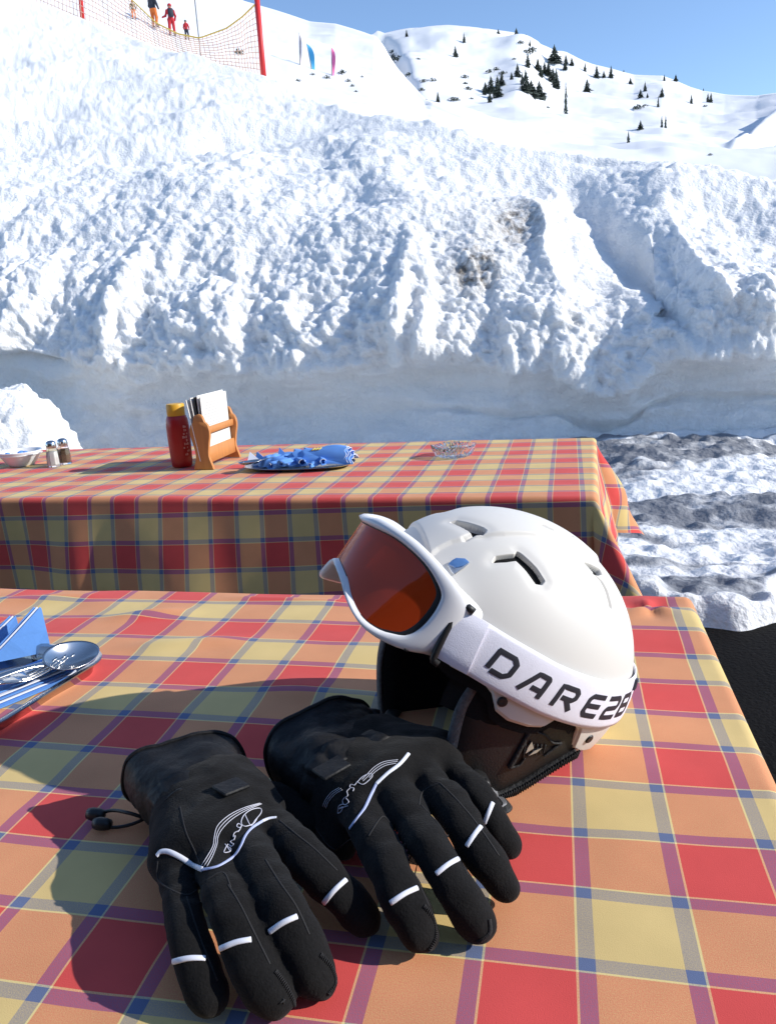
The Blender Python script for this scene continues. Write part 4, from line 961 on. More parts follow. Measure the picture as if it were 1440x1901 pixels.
# spoon: bowl towards the camera right, handle running off to the lower left
def utensil(name, loc, ang, label, kind, tilt=0.0, L=.185, zl=0.0, grp=None):
    o = empty(name, loc, ang); tag(o, label, kind, grp); big = 1.2 if grp and 'near' in grp else 1.0; o.scale = (big, big, big)
    hb = MB(); hp = spline(np.array([(0, 0, .0055), (-.03, 0, .0085), (-.08, 0, .006), (-.13, 0, .004), (-L + .03, 0, .005)]), 24)
    wd = np.interp(np.linspace(0, 1, 24), [0, .15, .5, 1], [.0042, .0030, .0046, .0095])
    hb.tube(hp, [(.0013, w) for w in wd], 10, flat=[(0, 0, 1)] * 24)
    hb.build('handle', M['steel'], o)
    b = MB()
    if kind == 'spoon':
        R = []
        for s in np.linspace(1, .04, 12):
            R.append([(.030 + s * .031 * math.cos(a) , s * (.0215 - .002 * math.cos(a)) * math.sin(a), .0075 - .010 * (1 - s * s)) for a in np.linspace(0, 2 * math.pi, 36, endpoint=False)])
        R2 = [[(x, y, z - .0012) for x, y, z in r] for r in R][::-1]
        b.rings(R2 + R, cap=(True, True)); b.build('bowl', M['steel'], o)
    else:
        b.rings([[(x, y * s, z + dz) for x, s, z in ((0, .3, .0055), (.008, .8, .0045), (.018, 1, .003), (.024, 1, .003)) for y in (0,)] for s, dz in ((1, 0),)], closed=False, cap=(False, False)) if False else None
        for k in range(4):
            y = (k - 1.5) * .0062
            b2 = spline(np.array([(.0, y * .35, .0055), (.012, y * .9, .0035), (.026, y, .001), (.045, y, .003), (.062, y, .0085)]), 14)
            b = MB(); b.tube(b2, [(.0011, .0022)] * 8 + [(.0010, .0018)] * 6, 8, flat=[(0, 0, 1)] * 14); b.build('tine', M['steel'], o)
        b = MB(); b.tube([(-.004, 0, .0055), (.006, 0, .0046), (.013, 0, .0036), (.018, 0, .0028)], [(.0012, .004), (.0012, .0082), (.0012, .0112), (.0010, .0115)], 10, flat=[(0, 0, 1)] * 4); b.build('neck', M['steel'], o)
    return o
ca = math.radians(48)
sp_ = utensil('spoon', on_tray(82, 1240, .036), ca, 'steel soup spoon with its bowl up, lying on the napkins in the near tray', 'spoon', grp='cutlery in the near tray'); sp_.rotation_euler[0] = .42; sp_.rotation_euler[1] = .06
for k, (px, py, h, txt) in enumerate(((30, 1262, .026, 'steel fork nested beside the spoon bowl in the near tray'), (18, 1268, .029, 'steel fork in the middle of the nested row in the near tray'), (4, 1276, .031, 'steel fork on the printed napkins at the front of the near tray'))):
    utensil('fork', on_tray(px, py, h), ca, txt, 'fork', grp='cutlery in the near tray')
nk = empty('printed_napkins', on_tray(52, 1272, .008), math.radians(50)); tag(nk, 'stack of napkins with yellow print and white edges in the near tray', 'napkins')
for k in range(5):
    b = MB(); dx, dy = RNG.uniform(-.004, .004, 2); G_ = []
    for j in range(2):
        G_.append([(x + dx, y + dy, k * .0026 + j * .0016 + .007 * (abs(x) / .06) ** 2 * (k / 6) + .0015 * math.sin(60 * y + k)) for x, y in rrect(.112, .056, .004, 3)])
    b.rings(G_); b.build('napkin_sheet', M['napkin_w'] if k % 2 else M['napkin'], nk, sharp=40)
for (x, y, r) in ((.028, .012, .010), (.046, -.012, .007), (.006, -.02, .008), (-.02, .015, .010)):
    b = MB(); b.rings([[(x + r * s * math.cos(a), y + r * .6 * s * math.sin(a), .0131 + .006 * (x / .06) ** 2) for a in np.linspace(0, 6.28, 20, endpoint=False)] for s in (1, .8)], cap=(False, False))
    for a in np.linspace(0, 6.28, 7, endpoint=False): b.tube([(x, y, .0133), (x + r * .7 * math.cos(a), y + r * .4 * math.sin(a),   .0136)], .0011, 5)
    b.build('flower_print', M['yellow_print'], nk)

# far table: ketchup bottle
def at_t(px, py): p = at_z(px, py, TABLE_Z); p[2] = Zt; return p
kb = empty('ketchup_bottle', at_t(339, 866)); tag(kb, 'red squeeze bottle with a yellow cap on the far table', 'bottle')
b = MB(); b.lathe([(.0005, .0), (.030, .0), (.0335, .004), (.035, .02), (.0365, .06), (.0375, .10), (.0375, .135), (.0355, .158), (.031, .170), (.0285, .172)], 40, cap=(True, True)); bd_ = b.build('bottle_body', M['ketchup'], kb, sharp=50)
b = MB(); b.lathe([(.0285, .170), (.0295, .172), (.0295, .206), (.0275, .210), (.001, .2105)], 40, cap=(True, True)); b.build('cap', M['yellowcap'], kb, sharp=40)
# worn pale print running down the bottle, no longer readable
b = MB(); aimw = math.atan2(-.97, .25) + .62
for k in range(9):
    z = .040 + k * .0115; a0 = aimw + .10 * math.sin(k * 2.1)
    for j in range(3):
        a = a0 + (j - 1) * .16; rr = .0374 + .0006 + .0008 * (z > .09)
        rad = np.interp(z, [0, .02, .06, .10, .135], [.0335, .035, .0365, .0375, .0375]) + .0004
        w = .05 + .03 * ((k * 3 + j * 7) % 4) / 3; hgt = .006 + .002 * ((k + j) % 2)
        if (k * 5 + j * 3) % 7 < 5: b.rings([[(rad * math.cos(t), rad * math.sin(t), zz) for t in np.linspace(a - w, a + w, 6)] for zz in (z, z + hgt)], closed=False, cap=(False, False))
b.build('worn_print', M['labelink'], bd_, smooth=False)
# menu holder
f1 = at_t(380, 872); f2 = at_t(430, 849); ax_ = f2 - f1; HL = np.linalg.norm(ax_); hy = math.atan2(ax_[1], ax_[0])
mh = empty('menu_holder', (f1 + f2) / 2, hy); tag(mh, 'varnished pine menu holder with curved end boards on the far table', 'menu holder')
half = [(.034, 0), (.031, .012), (.024, .035), (.023, .055), (.028, .085), (.0335, .110), (.034, .130), (.029, .146), (.021, .154), (.018, .163), (.012, .176), (0, .180)]
prof_ = resample(spline(np.array(half), 120), 50); prof2 = np.vstack([prof_, prof_[::-1][1:] * np.array([-1, 1])])
for sx in (-1, 1):
    b = MB(); x0 = sx * HL / 2
    def rg(x, ins): c = np.array([0, .085]); return [(x, (p - c)[0] * (1 - ins) + c[0], max((p - c)[1] * (1 - ins) + c[1], 0)) for p in prof2]
    b.rings([rg(x0 - .0065, .03), rg(x0 - .005, 0), rg(x0 + .005, 0), rg(x0 + .0065, .03)]); b.build('end_board', M['wood'], mh, sharp=40)
for y, zc, hh in ((-.017, .045, .050), (.017, .045, .050), (-.020, .125, .022), (.020, .125, .022)):
    b = MB(); b.box((0, y, zc), (HL - .012, .008, hh), bev=.002); b.build('rail', M['wood'], mh, sharp=40)
b = MB(); b.box((0, 0, .022), (HL - .014, .030, .008), bev=.001); b.build('base_board', M['wood'], mh, sharp=40)
mrot = lambda a: np.array([[1, 0, 0], [0, math.cos(a), -math.sin(a)], [0, math.sin(a), math.cos(a)]])
menus = [(-.012, .0, 'paper', 'white printed menu card in front, with a dark picture strip', .205, -.004), (-.006, .05, 'paper', 'white menu card second from the front in the wooden holder', .210, -.004), (-.001, .10, 'cover', 'thin black menu cover between the white cards', .206, -.008), (.004, .16, 'paper', 'white menu card third from the front, behind the black cover', .205, -.012), (.010, .24, 'paper', 'rearmost white menu card leaning back in the wooden holder', .200, -.018)]
c0 = (f1 + f2) / 2
Rz = np.array([[math.cos(hy), -math.sin(hy), 0], [math.sin(hy), math.cos(hy), 0], [0, 0, 1]])
for y, lean, mm, lab, hgt, dx in menus:
    o = empty('menu_card', c0 + Rz @ np.array([dx * 0, y * .8, .028]), hy); tag(o, lab, 'menu', 'menu cards in the wooden holder')
    b = MB(); Rm_ = mrot(-lean * .55); W_ = HL - .018 - abs(dx) * .2
    b.box(Rm_ @ np.array([dx, 0, hgt / 2]), (W_, .0016 if mm == 'cover' else .0028, hgt), Rm_, bev=.0004); sheet = b.build('sheet', M[mm], o, sharp=30)
    if mm == 'paper':
        b = MB(); 
        for k in range(11):
            zz = hgt - .022 - k * .009; wl = W_ * (.62 if k % 3 else .40)
            b.box(Rm_ @ np.array([dx - W_ * .12 + (.006 if k % 2 else 0), -.0018, zz]), (wl, .0006, .0016), Rm_)
        b.build('text_lines', M['print'], sheet, smooth=False)
        b = MB(); b.box(Rm_ @ np.array([dx + W_ * .08, -.0018, hgt * .44]), (W_ * .8, .0007, .020), Rm_); b.build('picture_strip', M['photo'], sheet, smooth=False)
# oval steel tray with a heap of blue napkins
ot = at_t(557, 868); oyaw = YAW + .03
tr2 = empty('serving_tray', ot, oyaw); tag(tr2, 'dark oval steel tray under the blue napkins on the far table', 'tray', 'steel serving trays')
def ov(a_, b__, z, n=64): return [(a_ * math.copysign(abs(math.cos(t)) ** .8, math.cos(t)), b__ * math.copysign(abs(math.sin(t)) ** .8, math.sin(t)), z) for t in np.linspace(0, 2 * math.pi, n, endpoint=False)]
b = MB(); b.rings([ov(.01, .01, .003), ov(.150, .078, .003), ov(.165, .088, .012), ov(.176, .098, .014), ov(.178, .100, .013), ov(.176, .098, .0115), ov(.160, .083, .006), ov(.148, .075, .0)]); b.build('tray_body', M['steel_dark'], tr2, sharp=60)
def blob_cloth(name, loc, rz, L, W, H, label, seed, mm='napkin'):
    o = empty(name, loc, rz); tag(o, label, 'napkin', 'blue napkins heaped in the oval tray')
    n, m = 60, 44; A_, T_ = np.meshgrid(np.linspace(0, 2 * math.pi, n, endpoint=False), np.linspace(0, 1, m))
    r = T_ ** .8
    x = L * r * np.sign(np.cos(A_)) * np.abs(np.cos(A_)) ** .6; y = W * r * np.sign(np.sin(A_)) * np.abs(np.sin(A_)) ** .6
    q = np.stack([x * 1, y * 1, T_ * 0 + seed], -1)
    z = H * (1 - T_ ** 5) * (.75 + .35 * vnoise(q * 13, seed)) + .006 * vnoise(q * np.array([70, 25, 1]), seed + 2) * (1 - T_ ** 4)
    fr_ = sm(.72, 1, T_); x = x + fr_ * .006 * np.sin(A_ * 13); y = y + fr_ * .006 * np.cos(A_ * 17); z = np.maximum(z, .002)
    P_ = np.stack([x, y, z], -1)[::-1]; bd3 = link('cloth_body', grid_mesh('cloth_body', P_, wrap=True), M[mm], o)
    return o, bd3
h0 = ot + UP * .008
eu_ = np.array([math.cos(oyaw), math.sin(oyaw), 0]); ev_ = np.array([-math.sin(oyaw), math.cos(oyaw), 0])
for k in range(4):                                                  # folded napkins laid over one another like a saddle
    o = empty('folded_napkin', h0 + eu_ * (.060 + .004 * k) + ev_ * (.010 - .002 * k), oyaw + .04 - .03 * k)
    tag(o, ('lowest folded blue napkin on the right of the oval tray', 'second folded blue napkin up on the right of the oval tray', 'third folded blue napkin up on the right of the oval tray', 'topmost folded blue napkin with yellow marks, on the right of the oval tray')[k], 'napkin', 'blue napkins heaped in the oval tray')
    L_, W_, H_ = .115 - .010 * k, .050 - .005 * k, .030 + .0085 * k; N_ = 26
    def arch(x, d): return [(x + .004 * math.sin(9 * t + k), (W_ + d) * -math.cos(t) * (1 - .12 * math.sin(t)), max(.001, (H_ + d + .004 * math.sin(x * 45 + 2 * k) - .010 * (x < -.05)) * math.sin(t) ** .65 + .0015 * math.sin(40 * x + 3 * t))) for t in np.linspace(.08, math.pi - .08, N_)]
    b = MB(); b.rings([arch(x, .0) + arch(x, -.0022)[::-1] for x in np.linspace(-L_, L_, 30)]); sh_ = b.build('fold', M['napkin'], o, sharp=45)
    b = MB(); b.tube(arch(L_ + .0003, -.001), .0012, 5); b.build('white_edge', M['napkin_w'], sh_)
    if k == 3:
        b = MB()
        for q in range(3):
            x = -.020 + q * .010; a_1 = arch(x, .0012); b.tube(a_1[7:12], .0026, 5)
        b.build('yellow_mark', M['yellow_print'], sh_)
o2, c2 = blob_cloth('folded_napkin', h0 - eu_ * .055 + ev_ * .010, oyaw - .1, .075, .050, .046, 'crumpled blue napkin with pointed folds, in the middle of the oval tray', 421)
for k, (px, py, hh, aa, mm) in enumerate(((-.150, -.010, .045, .5, 'napkin_w'), (-.136, .012, .040, .1, 'napkin'), (-.060, .02, .052, .3, 'napkin'))):
    b = MB(); c_, s_ = math.cos(aa), math.sin(aa); w = .030
    tri = [(-w, 0), (w, 0), (-w * .6, hh), ]
    b.rings([[(px + .055 + x * c_ - dy * s_, py + x * s_ + dy * c_ + z * .2, z) for x, z in tri] for dy in (0, .0022)]); b.build('napkin_point', M[mm], c2, smooth=False)
for k in range(6):                                                   # rolled napkin ends along the front lip
    x = -.075 + k * .034 + RNG.uniform(-.009, .009); p = h0 + eu_ * x - ev_ * (.050 + .008 * math.sin(k * 2)) + UP * (.010 + .008 * (k % 2))
    o = empty('rolled_napkin', p, oyaw + RNG.uniform(-1.0, 1.0)); tag(o, 'rolled blue napkin end showing along the front lip of the oval tray', 'napkin', 'rolled napkin ends in the oval tray')
    b = MB(); rr = .0075 + RNG.uniform(0, .005)
    R = []
    for y in (-.012, .0, .018, .03): R.append([((rr + .0015 * math.sin(5 * t + k) + .003 * math.sin(2 * t + k)) * math.cos(t), y + .006 * math.cos(t + k), (rr + .0015 * math.sin(5 * t + k)) * math.sin(t)) for t in np.linspace(0, 6.283, 22, endpoint=False)])
    inn = [[(x2 * .72, y2, z2 * .72) for x2, y2, z2 in r] for r in R][::-1]
    b.rings(R[::-1] + inn[::-1], cap=(False, False)) if False else b.rings(inn + R, cap=(False, True))
    rl_ = b.build('roll', M['napkin'], o)
    b = MB(); b.tube([((rr * .95) * math.cos(t), -.0125, (rr * .8) * math.sin(t)) for t in np.linspace(.3, 3.4, 14)], .0008, 6); b.build('white_edge', M['napkin_w'], rl_)
for k, (dx, dy) in enumerate(((-.128, -.032), (-.112, -.038))):
    p = h0 + eu_ * dx + ev_ * dy + UP * (.016 + .004 * k)
    utensil('spoon', p, oyaw + math.pi + .5 + .25 * k, ('steel spoon tucked under the napkins at the left end of the oval tray', 'second steel spoon behind the first at the left end of the oval tray')[k], 'spoon', grp='spoons in the oval tray', L=.14)
# cut glass ashtray
ga_ = at_t(842, 847); ash = empty('glass_ashtray', ga_); tag(ash, 'round cut glass ashtray near the right end of the far table', 'ashtray')
b = MB(); n = 56
def ar(r, z, fac): return [((r + fac * (1 if k % 2 else -1)) * math.cos(2 * math.pi * k / n), (r + fac * (1 if k % 2 else -1)) * math.sin(2 * math.pi * k / n), z + (.004 * math.cos(2 * math.pi * k / n * 4) if fac and z > .03 else 0)) for k in range(n)]
b.rings([ar(.004, .0, 0), ar(.048, .0, 0), ar(.058, .008, .002), ar(.064, .020, -.003), ar(.069, .032, .003), ar(.071, .036, .002), ar(.064, .036, .0), ar(.056, .026, .001), ar(.048, .013, 0), ar(.004, .0105, 0)]); b.build('bowl', M['clear'], ash, smooth=False)
# shakers
def shaker(px, py, fill, label):
    p = at_t(px, py); o = empty('shaker', p, YAW + .5); tag(o, label, 'shaker', 'salt and pepper shakers on the far table')
    def oct_(r, z): return [(r * math.cos(math.pi / 8 + k * math.pi / 4), r * math.sin(math.pi / 8 + k * math.pi / 4), z) for k in range(8)]
    b = MB(); b.rings([oct_(.0225, 0), oct_(.0235, .003), oct_(.0225, .035), oct_(.0195, .062), oct_(.0165, .070), oct_(.0155, .069), oct_(.018, .061), oct_(.0205, .035), oct_(.0210, .006), oct_(.004, .005)]); b.build('glass_body', M['clear'], o, smooth=False)
    b = MB(); b.rings([oct_(.0200, .0065), oct_(.0198, .035), oct_(.0182, .053), oct_(.004, .0545)]); b.build('filling', M[fill], o, smooth=False)
    b = MB(); b.lathe([(.0178, .066), (.0182, .068), (.0182, .080), (.016, .088), (.009, .0925), (.001, .0935)], 24, cap=(True, True)); cpp = b.build('metal_cap', M['steel'], o, sharp=50)
    return o
shaker(101, 866, 'salt', 'glass salt shaker with white salt and a steel cap, next to the white bowl')
shaker(122, 861, 'pepper', 'glass pepper shaker with a steel cap, just behind the salt shaker')
# white bowl
wb_ = at_t(42, 864); o = empty('white_bowl', wb_); tag(o, 'small white china bowl at the left end of the far table', 'bowl')
b = MB(); b.lathe([(.0005, 0), (.040, .0), (.043, .003), (.052, .012), (.068, .036), (.073, .046), (.075, .053), (.0735, .0545), (.071, .051), (.062, .032), (.046, .013), (.0005, .009)], 48, cap=(True, True)); bw = b.build('bowl_body', M['porcelain'], o, sharp=60)
b = MB(); b.lathe([(.0735, .0405), (.0760, .042), (.0750, .0445)], 48); b.build('rim_band', M['porcelain'], bw)
b = MB()
for k in range(14): 
    t = RNG.uniform(0, 6.28); r = RNG.uniform(0, .045); b.sphere((r * math.cos(t), r * math.sin(t), .040 + RNG.uniform(0, .008)), (.010, .008, .004), 8, 5)
b.build('blue_sachets', M['napkin'], bw)

# ------------------------------------------------------------------ trees, fence, flags and people on the slopes
def mtn_pt(px, py):
    p = at_b(np.array([px]), np.array([py]), mtn_b(np.array([px]), np.array([py])))[0]; return p
def hill_pt(px, py): return at_b(np.array([px]), np.array([py]), hill_b(np.array([px]), np.array([py])))[0]
PMF = Pmt.reshape(-1, 3); _q = (PMF - CAM) @ RW.T; PMX = 720 + FPX * _q[:, 0] / _q[:, 2]; PMY = 950.5 + FPX * _q[:, 1] / _q[:, 2]
def mtn_snap(px, py):
    k = np.argmin((PMX - px) ** 2 + (PMY - py) ** 2 + 1e3 * (_q[:, 2] < 5)); return PMF[k]
PHF = Ph.reshape(-1, 3); _qh = (PHF - CAM) @ RW.T; PHX = 720 + FPX * _qh[:, 0] / _qh[:, 2]; PHY = 950.5 + FPX * _qh[:, 1] / _qh[:, 2]
def hill_snap(px, py): return PHF[np.argmin((PHX - px) ** 2 + (PHY - py) ** 2)]
def fir_mesh(seed, slim=1.0):
    r = np.random.RandomState(seed); b = MB(); H = 1.0
    b.tube([(0, 0, -.06), (0, 0, .15), (.01, 0, .9)], [.022, .018, .004], 6, mi=1)
    nt_ = 15
    for i in range(nt_):
        f = i / (nt_ - 1); z = .07 + .88 * f; rad = slim * .24 * (1 - f) ** .85 * r.uniform(.75, 1.2) + .012
        n = int(9 - 4 * f)
        for k in range(n):
            a = 2 * math.pi * (k + r.uniform(-.35, .35)) / n; rr = rad * r.uniform(.6, 1.2); dz = -.05 * (1 - f) - .02 + r.uniform(-.02, .03)
            w = rr * .5 + .01; c, s = math.cos(a), math.sin(a)
            p0 = np.array([0, 0, z + .05]); tip = np.array([rr * c, rr * s, z + dz]); sd = np.array([-s, c, 0]) * w * .6; m = np.array([rr * .55 * c, rr * .55 * s, z + dz * .2])
            b.add([p0, m + sd, tip, m - sd, m + np.array([0, 0, -.05])], [(0, 1, 2), (0, 2, 3), (1, 4, 2), (2, 4, 3)])
    b.add([(.02, 0, .93), (-.012, .017, .93), (-.012, -.017, .93), (0, 0, 1.02)], [(0, 1, 3), (1, 2, 3), (2, 0, 3)])
    me = b.mesh('fir'); return me
def shrub_mesh(seed):
    r = np.random.RandomState(seed); b = MB()
    for k in range(70):
        a = r.uniform(0, 6.28); d = r.uniform(0, .5) ; z = r.uniform(0, .55) * (1 - d); c = np.array([d * math.cos(a), d * math.sin(a), z]); n = r.normal(size=3); n /= np.linalg.norm(n); t = np.cross(n, r.normal(size=3)); t /= np.linalg.norm(t); s = r.uniform(.07, .17)
        b.add([c - t * s, c + np.cross(n, t) * s * .6, c + t * s, c + n * s * .5], [(0, 1, 3), (1, 2, 3), (2, 0, 3)])
    return b.mesh('shrub')
FIR = [fir_mesh(k, s) for k, s in ((1, 1.0), (2, 1.15), (3, .8), (4, 1.3), (5, .55))]
SHR = [shrub_mesh(k) for k in (11, 12, 13)]
for me in FIR: me.materials.append(M['fir']); me.materials.append(M['bark'])
for me in SHR: me.materials.append(M['fir'])
def plant(name, me, px, py, hpx, label, grp, cat, wide=1.0):
    p = mtn_snap(px, py); D = ((p - CAM) @ RW.T)[2]; s = hpx / FPX * D
    o = bpy.data.objects.new(name, me); col.objects.link(o); o.location = Vector(p - UP * s * .03); o.scale = (s * wide, s * wide, s); o.rotation_euler = (0, 0, random.uniform(0, 6.28))
    tag(o, label, cat, grp); return o
Zm = lambda x, y: (680 + x / 1.895, 30 + y / 1.895)
ORD = ['first', 'second', 'third', 'fourth', 'fifth', 'sixth', 'seventh', 'eighth', 'ninth', 'tenth', 'eleventh', 'twelfth', 'thirteenth', 'fourteenth', 'fifteenth', 'sixteenth', 'seventeenth', 'eighteenth', 'nineteenth', 'twentieth', 'twenty first', 'twenty second', 'twenty third', 'twenty fourth', 'twenty fifth', 'twenty sixth', 'twenty seventh', 'twenty eighth', 'twenty ninth', 'thirtieth']
SKY = [(140, 72, 24, 1), (465, 60, 16, 1), (527, 88, 42, 1.25), (560, 82, 20, 1), (572, 104, 24, 1), (660, 168, 62, 1.2), (700, 170, 36, 1), (722, 170, 28, 1.1), (770, 192, 30, 1), (808, 214, 42, .8), (833, 218, 24, 1.2), (860, 216, 42, .8), (905, 196, 8, 1.4), (928, 237, 22, 1.1), (1048, 226, 22, .9), (1085, 228, 24, 1.2), (1185, 276, 24, .8), (1140, 308, 30, 1), (1198, 302, 32, .8), (1212, 302, 34, .8), (342, 90, 34, .9), (280, 94, 18, .9)]
CLUMP = [(590, 150, 44, 1.2), (602, 190, 42, 1.2), (612, 214, 44, 1.2), (568, 180, 46, 1), (640, 212, 48, 1.2), (668, 254, 66, 1.2), (655, 232, 50, 1.1), (562, 268, 76, 1), (578, 278, 50, 1.2), (608, 292, 62, 1.2), (592, 288, 44, 1.2), (530, 214, 46, .9), (512, 222, 26, 1.1), (478, 222, 30, 1), (440, 268, 60, 1.1), (462, 284, 72, 1.1), (486, 290, 56, 1.2), (420, 262, 34, 1.2), (436, 302, 40, 1.2), (416, 276, 30, 1.1), (475, 246, 36, 1.2), (695, 190, 30, 1.1), (550, 236, 38, 1.1), (630, 196, 40, 1)]
OPEN = [(701, 358, 112, .35, 'tall thin bare fir standing alone on the middle of the mountain slope'), (776, 270, 44, 1.2, 'broad dark fir standing alone right of the wooded face'), (977, 262, 32, 1, 'dark fir at the top of the small group above the snowfield'), (965, 286, 28, 1.1, 'dark fir at the lower left of the small group above the snowfield'), (988, 286, 16, 1.2, 'lowest tiny fir of the small group above the snowfield'), (1037, 284, 30, 1.1, 'broad fir above a slim one, right of the small group'), (1026, 316, 36, .6, 'slim fir just below the broad one, right of the small group'), (965, 400, 30, 1.1, 'dark fir alone low on the snowfield, left of the pair'), (1037, 400, 46, .6, 'left fir of the slim pair low on the snowfield'), (1052, 404, 52, .55, 'right, taller fir of the slim pair low on the snowfield'), (920, 446, 38, .8, 'lowest dark fir, at the foot of the snowfield'), (312, 144, 36, .8, 'small fir among twigs on the white dome of the mountain'), (252, 302, 34, .9, 'small fir at the foot of the left side of the dome')]
SKY = [(x, y, h_ * 1.0, w * 1.35) for x, y, h_, w in SKY]; CLUMP = [(x, y, h_ * 1.0, w * 1.4) for x, y, h_, w in CLUMP]; OPEN = [(x, y, h_ * 1.05, w * (1.35 if w >= .7 else 1.1), l_) for x, y, h_, w, l_ in OPEN]
SKY.sort()
for k, (x, y, h_, w) in enumerate(SKY): plant('fir_tree', FIR[k % 4], *Zm(x, y), h_ / 1.895, '%s small fir from the left along the mountain skyline' % ORD[k], 'firs along the mountain skyline', 'tree', w)
CLUMP.sort()
for k, (x, y, h_, w) in enumerate(CLUMP): plant('fir_tree', FIR[(k * 3) % 4], *Zm(x, y), h_ / 1.895, '%s fir from the left in the dense clump on the steep face' % ORD[k], 'firs clumped on the steep face', 'tree', w)
for k, (x, y, h_, w, lab) in enumerate(OPEN): plant('fir_tree', FIR[4] if w < .7 else FIR[k % 4], *Zm(x, y), h_ / 1.895, lab, 'firs on the open snow', 'tree', w if w >= .7 else w * 1.7)
SHRUB = [(230, 226, 14), (305, 300, 18), (150, 212, 16), (98, 145, 22), (110, 155, 20), (200, 232, 14), (195, 262, 12), (345, 215, 14), (355, 258, 14), (350, 235, 10), (205, 296, 10), (320, 300, 10), (955, 326, 18), (975, 320, 14), (640, 322, 8), (180, 150, 8), (430, 200, 16), (455, 190, 14), (480, 205, 14), (545, 100, 12), (575, 130, 20), (585, 120, 16), (370, 292, 8), (90, 128, 14), (1208, 487, 9), (1190, 320, 8), (690, 352, 10), (520, 150, 8), (710, 200, 18), (740, 165, 12)]
SHRUB.sort()
for k, (x, y, h_) in enumerate(SHRUB): plant('dwarf_shrub', SHR[k % 3], *Zm(x, y), h_ * 1.5 / 1.895, '%s low dark shrub from the left poking out of the mountain snow' % ORD[k], 'low shrubs on the mountain', 'shrub', 1.5)
# rocks and shrubs under the flags on the near slope
def hill_plant(px, py, hpx, label, me, wide):
    p = hill_snap(px, py); D = ((p - CAM) @ RW.T)[2]; s = hpx / FPX * D
    o = bpy.data.objects.new('dwarf_shrub', me); col.objects.link(o); o.location = Vector(p); o.scale = (s * wide, s * wide, s); tag(o, label, 'shrub', 'shrubs and rocks near the flags')
for x, y, h_, w, lab in ((636, 136, 16, 1.0, 'largest dark shrub right of the pink flag'), (647, 148, 10, 1.0, 'small dark shrub below the largest one right of the pink flag'), (655, 160, 9, .9, 'dark shrub halfway down the line below the pink flag'), (660, 171, 8, 1.0, 'lowest dark shrub of the line right of the pink flag'), (605, 146, 12, 1.1, 'grey shrub close to the left of the pink flag'), (671, 145, 6, 1.0, 'tiny shrub standing furthest right of the pink flag'), (553, 150, 9, 1.2, 'dark shrub at the foot of the grey flag'), (581, 140, 8, 1.2, 'greenish shrub beside the blue flag'), (445, 100, 18, 1.1, 'yellowish shrub seen through the safety net')): hill_plant(x, y, h_, lab, SHR[int(x) % 3], w)
# feather flags
def flag(px, ptop, pbase, mm, label, wpx, lean):
    D = 46.0; base = at_depth(px, pbase + 14, D); topp = at_depth(px - lean, ptop, D); o = empty('feather_flag', base); tag(o, label, 'flag', 'feather flags on the slope')
    L = topp - base; b = MB(); b.tube([L * 0, L * .5, L * .8, L], [.035, .03, .02, .012], 6); b.build('pole', M['pole'], o)
    wv = RW[0] * (wpx / FPX * D); n = 16; Lp, Rp = [], []
    for t in np.linspace(0, 1, n):
        p = L * (.22 + .78 * t); w = math.sin(min(1, (1 - t) * 2.2) * math.pi / 2) ** .7 * (.12 + .88 * t); Lp.append(p); Rp.append(p + wv * w + np.array([0, .10 * math.sin(t * 7), 0]))
    b = MB(); nn = V * .012
    b.rings([[a, c, c + nn, a + nn] for a, c in zip(Lp, Rp)]); b.build('sail', M[mm], o, sharp=40)
flag(558, 60, 148, 'flaggrey', 'narrow greyish feather flag, leftmost of three on the slope', 7, 3)
flag(586, 80, 152, 'flagblue', 'blue feather flag between the grey and the pink one', 15, 17)
flag(617, 87, 160, 'flagpink', 'pink feather flag, rightmost of three on the slope', 11, 2)
# red posts and safety net on the crest of the bank
def post(pb, pt, D, label):
    a = at_depth(*pb, D); t = at_depth(*pt, D); o = empty('net_post', a - UP * .3); tag(o, label, 'post', 'red net posts'); L = t - a; b = MB(); b.tube([np.array([0, 0, .0]), L * .5 + UP * .3, L + UP * .3], .052, 12); b.build('pole', M['redpost'], o)
    b = MB(); b.lathe([(.054, -.03), (.058, 0), (.05, .03), (.002, .045)], 12, L + UP * .31, cap=(True, True)); b.build('cap', M['redpost'], o)
DP = 15.2
post((489, 136), (477, -2), DP, 'red post at the right end of the safety net')
post((151, 24), (141, -110), 18.6, 'red post at the top left corner, holding the safety net')
net = empty('safety_net', at_depth(320, 95, 17)); tag(net, 'sagging orange safety net with a yellow top rope on top of the snow bank', 'net')
no = np.array(net.location)
tt_ = np.linspace(0, 1, 60)
topx = np.interp(tt_, [0, .2, .45, .62, .72, .85, 1], [60, 142, 250, 320, 372, 430, 478]); topy = spline(np.array([(0, -110), (.2, -95), (.45, -8), (.62, 42), (.72, 70), (.85, 45), (1, 4)]), 200)
topy = np.interp(tt_, np.linspace(0, 1, 200), topy[:, 1]) ; topy = np.interp(topx, [60, 142, 250, 290, 330, 370, 420, 450, 478], [-120, -95, 4, 42, 62, 70, 52, 30, 3])
botx = topx + np.interp(tt_, [0, 1], [8, 11]); boty = np.interp(botx, [60, 150, 250, 330, 370, 430, 489], [0, 40, 78, 104, 112, 124, 137]) + 3
dep = np.interp(tt_, [0, 1], [19.4, DP])
TP = np.array([at_depth(x, y, d) for x, y, d in zip(topx, topy, dep)]); BP = np.array([at_depth(x, y, d + .05) for x, y, d in zip(botx, boty, dep)])
b = MB(); r_ = .0072
for k in range(0, 60): b.tube([TP[k] - no, (TP[k] + BP[k]) / 2 - no + V * .04 * math.sin(k), BP[k] - no], r_, 4)
for j in range(1, 13):
    f = j / 12; row = [TP[k] * (1 - f) + BP[k] * f - no + V * .04 * math.sin(k) * math.sin(f * math.pi) for k in range(60)]
    b.tube(row, r_, 4)
